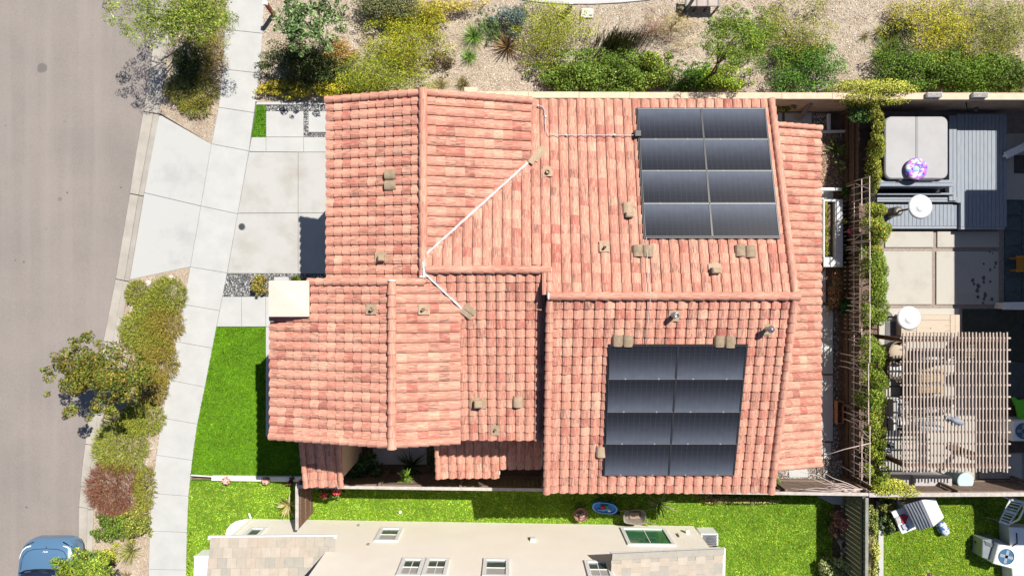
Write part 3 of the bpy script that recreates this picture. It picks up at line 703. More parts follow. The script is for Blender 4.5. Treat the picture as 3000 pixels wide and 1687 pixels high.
# --- white valley flashings
def valley(a, b, w=.027, lift=.115):
    a = Vector(a); b = Vector(b); n = 26; d = (b-a).normalized(); s = Vector((-d.y,d.x,0)).normalized(); v = []; f = []
    for i in range(n+1):
        p = a.lerp(b, i/n) + Vector((0,0,lift)); l = w*random.uniform(.85,1.2); r_ = w*random.uniform(.85,1.2)
        v += [p - s*l + Vector((0,0,.012)), p + Vector((0,0,-.008+random.uniform(0,.012))), p + s*r_ + Vector((0,0,.012)), p - s*l - Vector((0,0,.05)), p + s*r_ - Vector((0,0,.05))]
    for i in range(n):
        k = i*5
        f += [(k,k+1,k+6,k+5),(k+1,k+2,k+7,k+6),(k+3,k,k+5,k+8),(k+2,k+4,k+9,k+7)]
    raw('valley_flashing', v, f, bpy.data.materials.get('flashing_white') or M('flashing_white', (.62,.62,.62), (.45,.44,.43), 9, .6), roof)
def vpt(x):   # A east slope meets the north slope
    z = zA(x,0); y = 5.18-(z-5.0)/sN; return (x,y,z)
def vpt2(x):
    z = zB(x,0); y = .47-(6.39-z)/sN; return (x,y,z)
valley(vpt(-2.30), vpt(.56)); valley(vpt2(-2.25), vpt2(-1.30)); valley((-2.24,.26,6.44), (-2.28,.9,6.33), .032, .10)
TAN = M('tan_painted_metal', (.42,.31,.21), (.33,.245,.165), 9, .7)
OLIVE = M('olive_painted_tile', (.33,.25,.17), (.24,.175,.115), 9, .8)
def plate(x, y, zf, l, w, ang, name='flashing_plate', lift=.11, mat=TAN, th=.012):
    c = hit(x, y, zf); e = .01
    n = Vector((-(zf(c.x+e,c.y)-zf(c.x-e,c.y))/(2*e), -(zf(c.x,c.y+e)-zf(c.x,c.y-e))/(2*e), 1)).normalized()
    c = c + n*lift; d = Vector((math.cos(ang), math.sin(ang), 0)); d = (d - n*d.dot(n)).normalized()
    return MB().beam(c-d*l/2, c+d*l/2, w, th, n).build(name, mat, roof)
plate(1580,455,zN,.50,.20,R(55)); plate(1566,468,zN,.42,.16,R(55),lift=.14); plate(1372,908,zM,.34,.30,R(-40)); plate(1380,905,zM,.30,.12,R(-40),lift=.13)
# --- vents and pipes
def barrel_vent(x, y, zf, down, mat=OLIVE, k=1.25):
    "a raised vent tile lying in the course"
    c = hit(x, y, zf); v = Vector(down); v = Vector((v.x, v.y, (zf(c.x+v.x*.01,c.y+v.y*.01)-c.z)/.01)).normalized(); u = v.cross(Vector((0,0,1))).normalized(); n = u.cross(v)
    mb = MB(); m = 9; L_ = .30; W_ = .135*k
    for j, (t, hh) in enumerate(((-.5,.07),(.5,.125),(.5,.05))):
        for i in range(m):
            s = i/(m-1)*2-1; mb.v.append(c + v*(t*L_) + u*(s*W_) + n*(hh + (.07 if j < 2 else 0)*math.sqrt(max(0,1-s*s))))
    for j in range(2):
        for i in range(m-1): mb.f.append((j*m+i,(j+1)*m+i,(j+1)*m+i+1,j*m+i+1))
    b = len(mb.v)
    mb.build('roof_vent', mat, roof, False)
Wd, Ed, Nd, Sd = (-1,0,0),(1,0,0),(0,1,0),(0,-1,0)
for (x,y,zf,d,mt) in ((1150,514,zA,Wd,OLIVE),(1150,545,zA,Wd,OLIVE),(1866,740,zN,Nd,OLIVE),(1896,741,zN,Nd,OLIVE),(2165,739,zN,Nd,OLIVE),(2195,742,zN,Nd,OLIVE),(1808,992,zS,Sd,OLIVE),(1838,993,zS,Sd,OLIVE),(2105,994,zS,Sd,OLIVE),(2136,996,zS,Sd,OLIVE),(1760,1316,zS,Sd,TAN),(1517,1170,zM,Sd,TAN),(1837,616,zN,Nd,TAN)):
    barrel_vent(x, y, zf, d, mt, 1.0)
def pipe(x, y, zf, r, h, mat=OLIVE, cap=False, fl=.3):
    c = hit(x, y, zf)
    pp = MB().lathe([(r*1.7,.05),(r*1.25,.12),(r,.14),(r,h),(r*.72,h),(r*.7,h-.05)], c, 14).build('vent_pipe', mat, roof, True)
    if fl: plate(x, y, zf, fl, fl*.9, R(0) if zf in (zA,zB) else R(90), lift=.085)
    if cap: MB().lathe([(r*1.7,h+.02),(r*1.9,h+.06),(r*.4,h+.14)], c, 14).build('rain_cap', STEEL, pp, True)
pipe(1972,922,zS,.065,.42,STEEL); pipe(2242,962,zS,.05,.34,STEEL,True); pipe(1770,725,zN,.03,.25); pipe(1604,506,zN,.055,.20,TAN); pipe(1092,905,zB,.045,.22); pipe(1241,906,zB,.035,.22); pipe(1452,1256,zM,.03,.2)
def box_vent(x, y, zf, l, w, h, ang=0):
    c = hit(x, y, zf); d = Vector((math.cos(ang), math.sin(ang), 0)); s = Vector((-d.y,d.x,0))
    mb = MB(); pts = [c+d*l/2+s*w/2, c-d*l/2+s*w/2, c-d*l/2-s*w/2, c+d*l/2-s*w/2]
    mb.prism([(p.x,p.y) for p in pts], c.z, c.z+h, .03); mb.build('box_vent', TAN, roof)
    plate(x, y-4, zf, w*2.2, w*1.7, ang, lift=.085)
box_vent(1120,757,zA,.17,.16,.24); box_vent(1402,1180,zM,.22,.2,.28); box_vent(1841,631,zN,.2,.14,.24); box_vent(2092,793,zN,.22,.15,.26)
# --- chimney
CHM = M('chimney_stucco', (.62,.50,.42), (.66,.55,.47), 1.2, .9, .2, 160, fine=.03)
ch = MB().box(-6.30,-5.38,-.68,.13,0,6.06).build('chimney', CHM, house)
cx0,cx1,cy0,cy1 = -6.37,-5.32,-.75,.19
MB().add([(cx0,cy0,6.04),(cx1,cy0,6.04),(cx1,cy1,6.04),(cx0,cy1,6.04),(cx0,cy0,6.12),(cx1,cy0,6.12),(cx1,cy1,6.12),(cx0,cy1,6.12),((cx0+cx1)/2,(cy0+cy1)/2,6.175)],
   [(3,2,1,0),(0,1,5,4),(1,2,6,5),(2,3,7,6),(3,0,4,7),(4,5,8),(5,6,8),(6,7,8),(7,4,8)]).build('chimney_cap', CHM, ch)
# --- entry porch with an opening in its inner side
pw = MB()
pw.box(-5.52,-5.27,-5.9,-4.95,0,2.82).box(-5.52,-5.27,-4.95,-3.72,2.2,2.82).box(-5.525,-5.275,-3.95,-3.73,0,2.21)
pw.box(-6.24,-6.0,-5.9,-4.95,0,2.82).box(-6.24,-6.0,-4.95,-3.72,2.2,2.82).box(-6.0,-5.52,-5.895,-5.7,0,2.81)
pw = pw.build('porch_wall', TANST, house)
MB().box(-5.27,-5.21,-5.03,-4.95,0,2.12,.01).box(-5.27,-5.21,-4.95,-3.95,2.2,2.28,.01).beam((-5.24,-4.99,2.12),(-5.24,-4.87,2.25),.06,.09,(1,0,0)).build('opening_trim', TANST, pw)
# --- solar arrays
def array(name, a, zf, lab, down):
    root = empty(name, (0,0,0), lab, 'solar array', 'solar arrays on the tile roof')
    x0,x1,y0,y1 = a; w = (x1-x0)/2; h = (y1-y0)/4; L_ = .15; g = .012
    n = Vector((0, sN if down > 0 else -sN, 1)).normalized()
    MB().add([*( (x, y, zf(x,y)+L_-.06) for (x,y) in ((x0-.03,y0-.03),(x1+.03,y0-.03),(x1+.03,y1+.03),(x0-.03,y1+.03)) ), *((x, y, zf(x,y)+L_-.015) for (x,y) in ((x0-.03,y0-.03),(x1+.03,y0-.03),(x1+.03,y1+.03),(x0-.03,y1+.03)))],
        [(3,2,1,0),(4,5,6,7),(0,1,5,4),(1,2,6,5),(2,3,7,6),(3,0,4,7)]).build('skirt', DKMET, root)
    for i in range(2):
        for j in range(4):
            px0,px1,py0,py1 = x0+i*w+g, x0+(i+1)*w-g, y0+j*h+g, y0+(j+1)*h-g
            q = [(px0,py0),(px1,py0),(px1,py1),(px0,py1)]
            if down < 0: q = [q[2],q[3],q[0],q[1]]
            v = [Vector((x,y,zf(x,y)+L_)) for x,y in q]
            me = bpy.data.meshes.new('solar_panel'); me.from_pydata([*v, *[p - n*.03 for p in v]], [], [(0,1,2,3),(7,6,5,4),(0,4,5,1),(1,5,6,2),(2,6,7,3),(3,7,4,0)])
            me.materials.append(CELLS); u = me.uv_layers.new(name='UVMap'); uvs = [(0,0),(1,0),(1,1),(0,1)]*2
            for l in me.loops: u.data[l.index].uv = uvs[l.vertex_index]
            p = link(bpy.data.objects.new('solar_panel', me), root)
            fr = MB()
            for k in range(4): fr.beam(v[k]+n*.004, v[(k+1)%4]+n*.004, .022, .02, n)
            fr.build('frame', FRAME, p)
            m = (v[2]-v[3]).normalized()
            MB().beam(v[3]+n*.012, v[2]+n*.012, .014, .006, n).build('edge_trim', STRIP, p)
            for t in (.25,.75):
                c_ = v[3].lerp(v[2], t)+n*.016; MB().beam(c_-m*.02, c_+m*.02, .03, .008, n).build('clamp', CLAMP, p)
    return root
FRAME = M('black_frame', (.03,.03,.035), None, rough=.4, spec=.5); STRIP = M('bright_trim', (.27,.28,.30), None, rough=.5, metal=.3); CLAMP = M('clamp_grey', (.3,.31,.33), None, rough=.5)
array('solar_array', ar1, zN, 'eight panel solar array on the sunlit north slope by the block wall', 1)
array('solar_array', ar2, zS, 'eight panel solar array on the lower slope near the cream house', -1)
def conduit(pp, name, r=.011, lift=.15):
    mb = MB(); mb.tube([hit(x,y,zf)+Vector((0,0,lift)) for x,y,zf in pp], r, 6); return mb.build(name, M('galvanised', (.48,.47,.46), None, rough=.5) if 'galvanised' not in bpy.data.materials else bpy.data.materials['galvanised'], roof, True)
conduit([(1560,315,zN),(1577,314,zN),(1588,317,zN),(1595,326,zN),(1597,380,zN),(1602,392,zN),(1612,399,zN),(1640,399,zN),(1850,400,zN),(1868,396,zN)], 'conduit')
conduit([(1890,697,zN),(1893,780,zN),(1900,852,zN),(1902,868,zN),(1900,885,zS),(1892,960,zS),(1889,1012,zS)], 'conduit', .009, .17)
c_ = hit(1865,396,zN); MB().box(c_.x-.09,c_.x+.09,c_.y-.09,c_.y+.09,c_.z+.05,c_.z+.24,.015).build('junction_box', DKMET, roof)
for (x,y) in ((1577,314),(1598,345),(1658,399),(1798,399)):
    c_ = hit(x,y,zN); MB().box(c_.x-.022,c_.x+.022,c_.y-.022,c_.y+.022,c_.z+.07,c_.z+.15).build('conduit_bracket', STEEL, roof)

# ================================================================== WALLS AND FENCES
def blockmat():
    m = M('block_courses', (.50,.37,.28), (.40,.28,.21), 3, .9, .3, 120, fine=.1)
    nt = m.node_tree; N = nt.nodes; L = nt.links; b = N['Principled BSDF']
    src = b.inputs['Base Color'].links[0].from_socket
    g = N.new('ShaderNodeNewGeometry'); s = N.new('ShaderNodeSeparateXYZ'); L.new(g.outputs['Position'], s.inputs[0])
    c = N.new('ShaderNodeCombineXYZ'); L.new(s.outputs[0], c.inputs[0]); L.new(s.outputs[2], c.inputs[1])
    br = N.new('ShaderNodeTexBrick'); br.inputs['Scale'].default_value = 1; br.inputs['Brick Width'].default_value = .4; br.inputs['Row Height'].default_value = .12
    br.inputs['Mortar Size'].default_value = .008; br.inputs['Color1'].default_value = (1,1,1,1); br.inputs['Color2'].default_value = (.85,.8,.78,1); br.inputs['Mortar'].default_value = (.5,.5,.5,1)
    L.new(c.outputs[0], br.inputs['Vector'])
    mm = N.new('ShaderNodeMix'); mm.data_type = 'RGBA'; mm.blend_type = 'MULTIPLY'; mm.inputs[0].default_value = 1
    L.new(src, mm.inputs[6]); L.new(br.outputs[0], mm.inputs[7]); L.new(mm.outputs[2], b.inputs['Base Color'])
    return m
BLOCK = blockmat()
CAPST = M('cap_stone', (.62,.50,.37), (.54,.43,.32), 4, .9, .15, 120, fine=.06)
bw = empty('block_wall', (7,6.3,0), 'long beige block wall with flat cap between the planting bed and the yards', 'wall')
MB().box(-1.2, 22, 6.2, 6.37, -.1, 1.72).build('wall_body', BLOCK, bw)
MB().box(-1.56, -1.12, 6.12, 6.52, -.1, 1.84, .02).build('end_pillar', CAPST, bw)
x = -1.12
while x < 22:
    l = 1.65; yy = 6.285 - .004*(x+1)
    MB().box(x+.003, x+l-.003, yy-.105, yy+.105, 1.72, 1.785, .012).build('cap_stone', CAPST, bw); x += l
FB = M('fence_board', (.26,.19,.15), (.15,.105,.08), 5, .9, .3, 60, stretch=(9,9,1.2), fine=.15)
FBG = M('fence_board_green', (.13,.14,.10), (.08,.085,.06), 5, .9, .3, 60, stretch=(9,9,1.2), fine=.15)
def fence(name, a, b, h, lab, capmat=CAPW, cap_w=.10, mat=FB, bw_=.145, gap=.008, cap=True, side=1):
    a = Vector((a[0],a[1],0)); b = Vector((b[0],b[1],0)); L_ = (b-a).length; d = (b-a)/L_; n = Vector((-d.y,d.x,0))*side
    e = empty(name, (a+b)/2, lab, 'fence'); k = int(L_/(bw_+gap))
    for i in range(k):
        p = a + d*((i+.5)*L_/k) + n*random.uniform(-.003,.003); top = h-.03-random.uniform(0,.012)
        mb = MB(); mb.beam(p+Vector((0,0,-.1)), p+Vector((0,0,top)), .02, bw_, d)
        mb.build('board', mat, e)
    for z in (.3, h-.3): MB().beam(a-n*.035+Vector((0,0,z)), b-n*.035+Vector((0,0,z)), .04, .09).build('rail', mat, e)
    m = max(1, int(L_/2.4))
    for i in range(m+1):
        p = a + d*(L_*i/m) - n*.10; MB().beam(p+Vector((0,0,-.1)), p+Vector((0,0,h-.04)), .09, .09, d).build('post', mat, e)
    if cap:
        for i in range(m):
            p = a + d*(L_*i/m+.002); q = a + d*(L_*(i+1)/m-.002)
            MB().beam(p-n*.03+Vector((0,0,h)), q-n*.03+Vector((0,0,h)), cap_w, .035).build('cap_rail', capmat, e)
    return e
f0 = P(872,1427,1.8); f1 = P(2544,1450,1.8)
fence('board_fence', f0, f1, 1.8, 'long weathered board fence with pale cap between tiled house and lawn', side=-1)
f2 = P(3080,1449,1.8)
fence('board_fence', (f1.x+.02, f1.y-.02), (f2.x, f2.y), 1.8, 'weathered board fence between the pergola patio and the playhouse lawn', side=-1, cap_w=.13)
f3 = P(2541,1800,1.8)
fence('board_fence', (f1.x-.02, f1.y-.08), (f3.x, f3.y), 1.8, 'dark green board fence beside the red succulent and grey pot', mat=FBG, capmat=M('green_cap', (.26,.27,.24), (.2,.2,.18), 5, .9), side=1, gap=.02)
# gate between the fence and the cream house
g0 = P(869,1424,1.75); g1 = P(872,1552,1.75)
gt = empty('garden_gate', ((g0.x+g1.x)/2,(g0.y+g1.y)/2,0), 'brown wooden side gate between the fence and the cream house wall', 'gate')
for i in range(9):
    t0 = (i+.03)/9; t1 = (i+.97)/9; a = g0.lerp(g1,t0); b = g0.lerp(g1,t1)
    MB().box(a.x-.012,a.x+.012,b.y,a.y,.05,1.7).build('board', M('gate_board', (.24,.13,.08), (.13,.07,.045), 6, .9, .3, 60, stretch=(9,9,1.5)) if 'gate_board' not in bpy.data.materials else bpy.data.materials['gate_board'], gt)
for z in (.3,.85,1.4): MB().box(g0.x+.012,g0.x+.045,g1.y,g0.y,z,z+.09).build('rail', FB, gt)
MB().box(g0.x-.05,g0.x+.06,g1.y,g0.y,1.7,1.75,.008).build('cap_rail', CAPW, gt)
MB().box(g0.x-.04,g0.x+.05,g0.y-.02,g0.y+.07,-.1,1.69).build('post', CAPW, gt)
# low cream border in front
bd = empty('low_border', P(750,1401), 'low cream border wall across the lawn holding two succulent pots', 'border')
for q in ([(619,1394),(706,1395),(706,1409),(619,1408)],[(706,1395),(790,1396),(790,1410),(706,1409)],[(790,1396),(884,1397),(884,1411),(790,1410)]):
    slab('border_block', q, -.1, .14, CREAM, bd, gap=.002, ch=.01)
slab('metal_edge', [(559,1390),(619,1394),(619,1397),(559,1393)], -.1, .05, WHITE, bd, ch=0)

# ---- low fence with trellis and vine on the right
lf = fence('trellis_fence', (11.68,6.1), (11.68,-6.6), 1.05, 'low brown board fence under the white trellis and vines', side=1, cap=False, mat=M('trellis_boards', (.12,.08,.055), (.07,.045,.03), 5, .9, .3, 60, stretch=(9,9,1.5)))
TRW = M('trellis_paint', (.62,.52,.48), (.5,.4,.36), 9, .7)
def trellis(y0, y1, z0, z1, x, lab):
    e = empty('trellis', (x,(y0+y1)/2,0), lab, 'trellis')
    for k in range(3):
        z = z0 + (z1-z0)*k/2; MB().beam((x+random.uniform(-.01,.01),y0,z),(x,y1,z),.022,.022).build('rail', TRW, e)
    n = max(2, int(round((y0-y1)/.235)))
    for i in range(n+1):
        y = y0 + (y1-y0)*i/n; MB().beam((x-.02,y,z0-.12),(x-.02,y,z1+.06),.02,.02,(0,1,0)).build('upright', TRW, e)
    MB().beam((x-.02,y0-.05,z0),(x-.02,y0-.05-.35,z1),.016,.016,(1,0,0)).build('brace', TRW, e)
    MB().beam((x-.02,y1+.05,z0),(x-.02,y1+.05+.35,z1),.016,.016,(1,0,0)).build('brace', TRW, e)
    for yy in (y0-.1, y1+.1): MB().beam((x,yy,-.05),(x,yy,z0),.025,.025,(0,1,0)).build('leg', TRW, e)
spans = [(3.6,1.55,'by the hot tub cover'),(1.5,-.45,'beside the grey raised planter'),(-.5,-2.4,'between the two patio heaters'),(-2.45,-4.4,'left of the pergola chairs'),(-4.45,-6.35,'nearest the fence corner with bare twigs')]
for i, (a, b, w) in enumerate(spans):
    trellis(a, b, .92, 1.92 if i != 3 else 1.85, 11.57, 'pale wooden trellis panel on the vine fence ' + w)
# woven wire screen behind
ws = empty('wire_screen', (11.85,0,0), 'dark woven wire screen standing behind the vines on the fence', 'screen')
for (ya,yb) in ((4.7,2.3),(-1.3,-2.6)):
    mb = MB(); y = ya
    while y-.7 > yb: mb.beam((11.85,y,1.08),(11.85,y-.7,1.78),.010,.010,(1,0,0)); mb.beam((11.85,y-.7,1.08),(11.85,y,1.78),.010,.010,(1,0,0)); y -= .14
    mb.build('mesh_panel', M('wire_dark', (.10,.09,.08), None, rough=.7), ws)
for y in (4.65,3.5,2.35,-1.35,-2.55):
    MB().beam((11.88,y,-.02),(11.88,y,1.9),.04,.04,(0,1,0)).build('post', WOODR, ws)
# slanting sticks
for (a, b, lab) in (((2462,740,.05),(2512,728,1.2),'thin pale stake leaning on the trellis near the planter'),((2466,908,.05),(2508,916,1.1),'thin pale stake leaning on the trellis beside the lower heater'),((2475,992,.05),(2512,1003,1.1),'thin pale stake leaning on the trellis by the pergola corner'),((2460,1072,.05),(2508,1087,1.1),'thin pale stake leaning on the trellis by the barrel chairs'),((2395,1340,.9),(2552,1297,1.75),'long bent stake reaching from the eave to the vine')):
    st = tag(MB().tube([P(*a), P((a[0]+b[0])/2,(a[1]+b[1])/2-3,(a[2]+b[2])/2), P(*b)], .016, 6).build('garden_stake', TRW, None, True), lab, 'stake')

# ================================================================== CREAM HOUSE (below)
nh = empty('cream_house', (-1.5,-11,0), 'cream stucco house with flat beige roof tiles and white framed windows', 'house')
b0 = P(737,1519); b1 = P(2031,1540); wd = (b1-b0).normalized(); wn_ = Vector((-wd.y, wd.x, 0))
def wallpt(x, y):
    "pixel -> (u,z) on the wall plane"
    d = P(x,y,0) - Vector((0,0,H)); o = Vector((0,0,H)); t = (b0-o).dot(wn_)/d.dot(wn_); q = o + d*t
    return (q-b0).dot(wd), q.z
def wp(u, z, off=0): 
    q = b0 + wd*u + wn_*off; return Vector((q.x,q.y,z))
L0 = (b1-b0).length
def wbox(mb, u0, u1, z0, z1, o0, o1):
    mb.beam(wp((u0+u1)/2, z0, (o0+o1)/2), wp((u0+u1)/2, z1, (o0+o1)/2), abs(u1-u0), abs(o1-o0), wn_); return mb
u2 = (P(953,1612,2.9)-b0).dot(wd); u3 = 2.95+9.2
mw = MB(); wbox(mw, 0, L0, -.1, 2.62, -6, 0); wbox(mw, u2, u3, 2.62, 5.8, -6.01, 0); wbox(mw, u3, L0, 2.62, 3.05, -6, 0)
mw.build('wall', CREAM, nh)
MB().beam(wp(u2+3.4,5.9,-3), wp(u3+.0,5.9,-3), 6.3, .12).build('upper_roof', M('beige_roof', (.45,.38,.30)), nh)
nroof = bpy.data.objects.new('roof', None); link(nroof, nh)
ftm = [M('flat_tile_%s' % n, c, tuple(k*.88 for k in c), 5, .9, .2, 80, fine=.08) for n, c in (('sand',(.40,.355,.295)),('pale',(.45,.395,.33)),('grey',(.355,.33,.285)),('warm',(.43,.365,.30)))]
def flat_roof(o, u, v, nu, nv, pu, pv, keep=None, stagger=.5):
    "o lower corner, u along eave, v up the slope"
    o = Vector(o); u = Vector(u).normalized(); v = Vector(v).normalized(); n = u.cross(v); 
    if n.z < 0: n = -n
    for j in range(nv):
        for i in range(nu):
            p = o + u*((i+.5+stagger*(j%2))*pu) + v*((j+.5)*pv)
            if keep and not keep(p): continue
            MB().beam(p - v*(pv*.52) + n*.032, p + v*(pv*.5) + n*.004, pu*.985, .022, n).build('flat_tile', random.choice(ftm), nroof)
# left single storey roof: eave to the front, rising away
e0 = P(622,1574,2.72); e1 = P(984,1570,2.72); ud = (e1-e0).normalized(); vd = Vector((ud.y,-ud.x,0)); vd.z = .30
n_ = 13; pu = (e1-e0).length/n_
flat_roof(e0 - ud*.05, ud, vd, n_, 5, pu, .30, lambda p: (p-e0).dot(ud) < (wp(u2,0)-e0).dot(ud)-.0 or (p-e0).dot(vd.normalized()) < .3)
mb = MB(); v8 = vd.normalized(); mb.add([e0-ud*.05+v8*.02, e1+v8*.02, e1+v8*.42, wp(u2,0)+Vector((0,0,e0.z+.12))-wn_*.0, wp(u2,0)+Vector((0,0,e0.z+.12))-wn_*2+Vector((0,0,.5)), e0-ud*.05+v8*2.2], [(0,1,2,3,4,5)])
mb.build('roof_deck', ftm[2], nroof)
MB().beam(e0-ud*.12+Vector((0,0,-.02)), e1+ud*.02+Vector((0,0,-.02)), .11, .10).build('gutter', WHITE, nroof)
# right single storey roof: rake to the front, falling to the right
r0 = P(1791,1621,4.1); r1 = P(2116,1607,3.05); rd = (r1-r0); rl = rd.length; rd.normalize(); sd = Vector((wd.y,-wd.x,0))
n_ = 12
for j in range(n_):
    for i in range(7):
        p = r1 - rd*((j+.5)*rl/n_) + sd*(.14+(i+.5+.5*(j%2))*.29)
        n = rd.cross(sd); n = -n if n.z < 0 else n
        MB().beam(p + rd*(rl/n_*.52)+n*.032, p - rd*(rl/n_*.5)+n*.004, .285, .022, n).build('flat_tile', random.choice(ftm), nroof)
n = rd.cross(sd); n = -n if n.z < 0 else n
MB().add([r0, r1, r1+sd*3, r0+sd*3], [(0,1,2,3)]).build('roof_deck', ftm[2], nroof)
for j in range(9):
    a = r0 + rd*(rl*j/9) + sd*.07 + n*.045; b = r0 + rd*(rl*(j+1)/9+.02) + sd*.07 + n*.055
    MB().beam(a, b, .19, .05, n).build('rake_tile', ftm[2], nroof)
MB().beam(r1+rd*.06-n*.03+sd*-.02, r1+rd*.06-n*.03+sd*3, .11, .09).build('gutter', WHITE, nroof)
MB().beam(r0-n*.06, r1-n*.06, .03, .14).build('fascia', WHITE, nroof)
def window(x0, y0, x1, y1, xb0, xb1, bars=1, glass=GLASSD, tw=.11, split=True, vb=0):
    "y0 sill line, y1 head line (pixels)"
    u0, z0 = wallpt(x0, y0); u1, _ = wallpt(x1, y0); ub, z1 = wallpt(xb0, y1)
    mb = MB(); wbox(mb, u0, u1, z0, z0+tw, -.02, .05); wbox(mb, u0, u1, z1-tw, z1, -.02, .05); wbox(mb, u0, u0+tw, z0+tw, z1-tw, -.02, .048); wbox(mb, u1-tw, u1, z0+tw, z1-tw, -.02, .048)
    w = mb.build('window', WHITE, nh)
    g = MB(); wbox(g, u0+tw, u1-tw, z0+tw, z1-tw, -.03, .004); g.build('pane', glass, w)
    m = MB(); um = (u0+u1)/2; zm = (z0+z1)/2
    if split: wbox(m, u0+tw, u1-tw, zm-.02, zm+.02, .004, .03)
    for k in range(vb): uu = u0+tw+(u1-u0-2*tw)*(k+1)/(vb+1); wbox(m, uu-.012, uu+.012, z0+tw, z1-tw, .004, .022)
    if m.v: m.build('glazing_bar', WHITE, w)
    s = MB(); wbox(s, u0+tw, u1-tw, zm+.02, z1-tw-.01, .003, .014); 
    s.build('blind', M('blind_grey', (.42,.41,.38), (.34,.33,.31), 30, .7, stretch=(.1,.1,8)) if 'blind_grey' not in bpy.data.materials else bpy.data.materials['blind_grey'], w) if split else None
window(1116,1547,1182,1586,1093,1174)
window(1180,1636,1247,1688,1157,0, vb=1); window(1250,1636,1319,1688,1240,0, vb=1)
window(1417,1638,1493,1690,1411,0)
window(1711,1644,1783,1694,1724,0, vb=1)
window(1817,1547,1947,1597,1838,0, glass=GREENW, split=False, vb=1)
window(735,1546,785,1575,705,0, split=False)
for (x,y) in ((1051,1540),(1080,1596)):
    u,z = wallpt(x,y); m = MB(); wbox(m,u-.03,u+.03,z,z+.06,0,.07); m.build('hose_tap', STEEL, nh)
u,z = wallpt(1562,1581); m = MB(); wbox(m,u-.09,u+.07,z-.05,z+.16,0,.10); m.build('wall_vent', WHITE, nh)
u,z = wallpt(1985,1566); m = MB(); wbox(m,u-.015,u+.015,z-.05,z+.25,0,.05); m.build('meter_pipe', STEEL, nh)
u,z = wallpt(2022,1562); m = MB(); m.lathe([(.05,0),(.07,.10),(.06,.13)], wp(u-.1,z,0), 12, tuple(wn_)); m.build('flood_light', WMETAL, nh)
dp = wp(.03,0,.05); MB().tube([Vector((dp.x,dp.y,2.6)), Vector((dp.x,dp.y,.15)), Vector((dp.x-.1,dp.y+.15,.05))], .035, 8).build('downspout', WHITE, nh)
# things by the cream house
tag(slab('garden_pad', [(737,1520),(715,1521),(690,1527),(675,1536),(664,1550),(660,1567),(665,1580),(720,1580)], -.1, .05, CREAM), 'small rounded cream pad at the corner of the cream house', 'pad')
cb = empty('utility_cabinet', P(586,1660), 'white utility cabinet on the lawn left of the beige roof', 'cabinet')
q = ccw(W2([(572,1628),(620,1628),(620,1720),(570,1720)], .55)); MB().prism(q, -.02, .55, .015).build('body', WMETAL, cb); MB().prism(inset(q,-.02), .55, .60, .015).build('lid', WMETAL, cb)
ac = empty('air_conditioner', P(2065,1578), 'white slatted air conditioning unit beside the cream house corner', 'air conditioner')
a = P(2056,1565,.7); b = P(2106,1600,.7); MB().box(a.x,b.x,b.y,a.y,-.02,.64,.02).build('cabinet', WMETAL, ac)
for i in range(7): y = a.y-(i+.7)*(a.y-b.y)/7.8; MB().box(a.x+.05,b.x-.05,y-.012,y+.012,.64,.70).build('grille_bar', STEEL, ac)
MB().lathe([(.13,.0),(.13,.02),(.03,.03)], ((a.x+b.x)/2,(a.y+b.y)/2,.645), 18).build('fan', DKMET, ac)

# ================================================================== YARD OF THE TILED HOUSE
ey = structure(bpy.data.objects.new('side_path', None)); link(ey)
for q in ([(2290,560),(2442,560),(2442,745),(2290,745)],[(2290,752),(2420,752),(2420,885),(2290,885)],[(2290,895),(2441,895),(2441,1095),(2290,1095)],[(2290,1099),(2441,1099),(2441,1292),(2290,1292)],[(2290,1297),(2436,1297),(2436,1345),(2290,1345)],[(2300,330),(2379,330),(2379,375),(2300,375)],[(2245,330),(2292,330),(2292,375),(2245,375)],[(2310,1376),(2366,1373),(2368,1398),(2312,1399)]):
    slab('slab', q, -.15, .0, CONC, ey, gap=.005, ch=.008)
pebbles('gravel', W2([(2380,332),(2428,332),(2428,385),(2380,385)]), 1200, -.04, .05, [(.2,.2,.2),(.45,.43,.4),(.6,.58,.55),(.1,.1,.1)], 'pale gravel patch beside the white border strip near the leaning board')
pebbles('gravel', W2([(2443,890),(2458,890),(2458,1345),(2440,1345)]), 1200, -.04, .05, gr, 'dark gravel line beside the side path slabs')
pebbles('gravel', W2([(2250,1350),(2470,1350),(2470,1408),(2250,1405)]), 900, -.04, .05, [(.35,.34,.32),(.5,.48,.45),(.22,.21,.2)], 'pale gravel corner by the fence at the end of the tiled house')
chips('mulch_chips', W2([(2290,390),(2470,390),(2470,558),(2290,558)]), 900, -.04, .06, [(.4,.26,.17),(.5,.36,.26),(.25,.15,.1),(.6,.46,.36)], 'brown bark litter beside the low tiled roof', 'mulch')
chips('leaf_litter', W2([(2443,560),(2466,560),(2466,1340),(2458,1340),(2443,880)]), 700, -.04, .06, [(.25,.10,.06),(.2,.12,.07),(.3,.2,.13)], 'dead brown leaves at the foot of the trellis fence', 'leaf litter', 2)
ws_ = empty('white_edging', P(2430,360), 'white L shaped edging strip around the gravel patch', 'edging')
slab('strip', [(2426,333),(2434,333),(2434,381),(2426,381)], -.1, .08, WHITE, ws_); slab('strip', [(2395,382),(2497,380),(2497,387),(2395,389)], -.1, .1, WHITE, ws_)
a = P(2342,350,.05); b = P(2408,262,1.86)
bo = empty('leaning_board', (a.x,a.y,0), 'weathered grey board leaning against the block wall', 'board')
MB().beam(a, b, .21, .04, (.5,-1,.6)).build('plank', WOODG, bo); MB().beam(a.lerp(b,.15)+Vector((-.02,.02,-.05)), a.lerp(b,.95)+Vector((-.02,.02,-.05)), .05, .05, (.5,-1,.6)).build('batten', WOODG, bo)
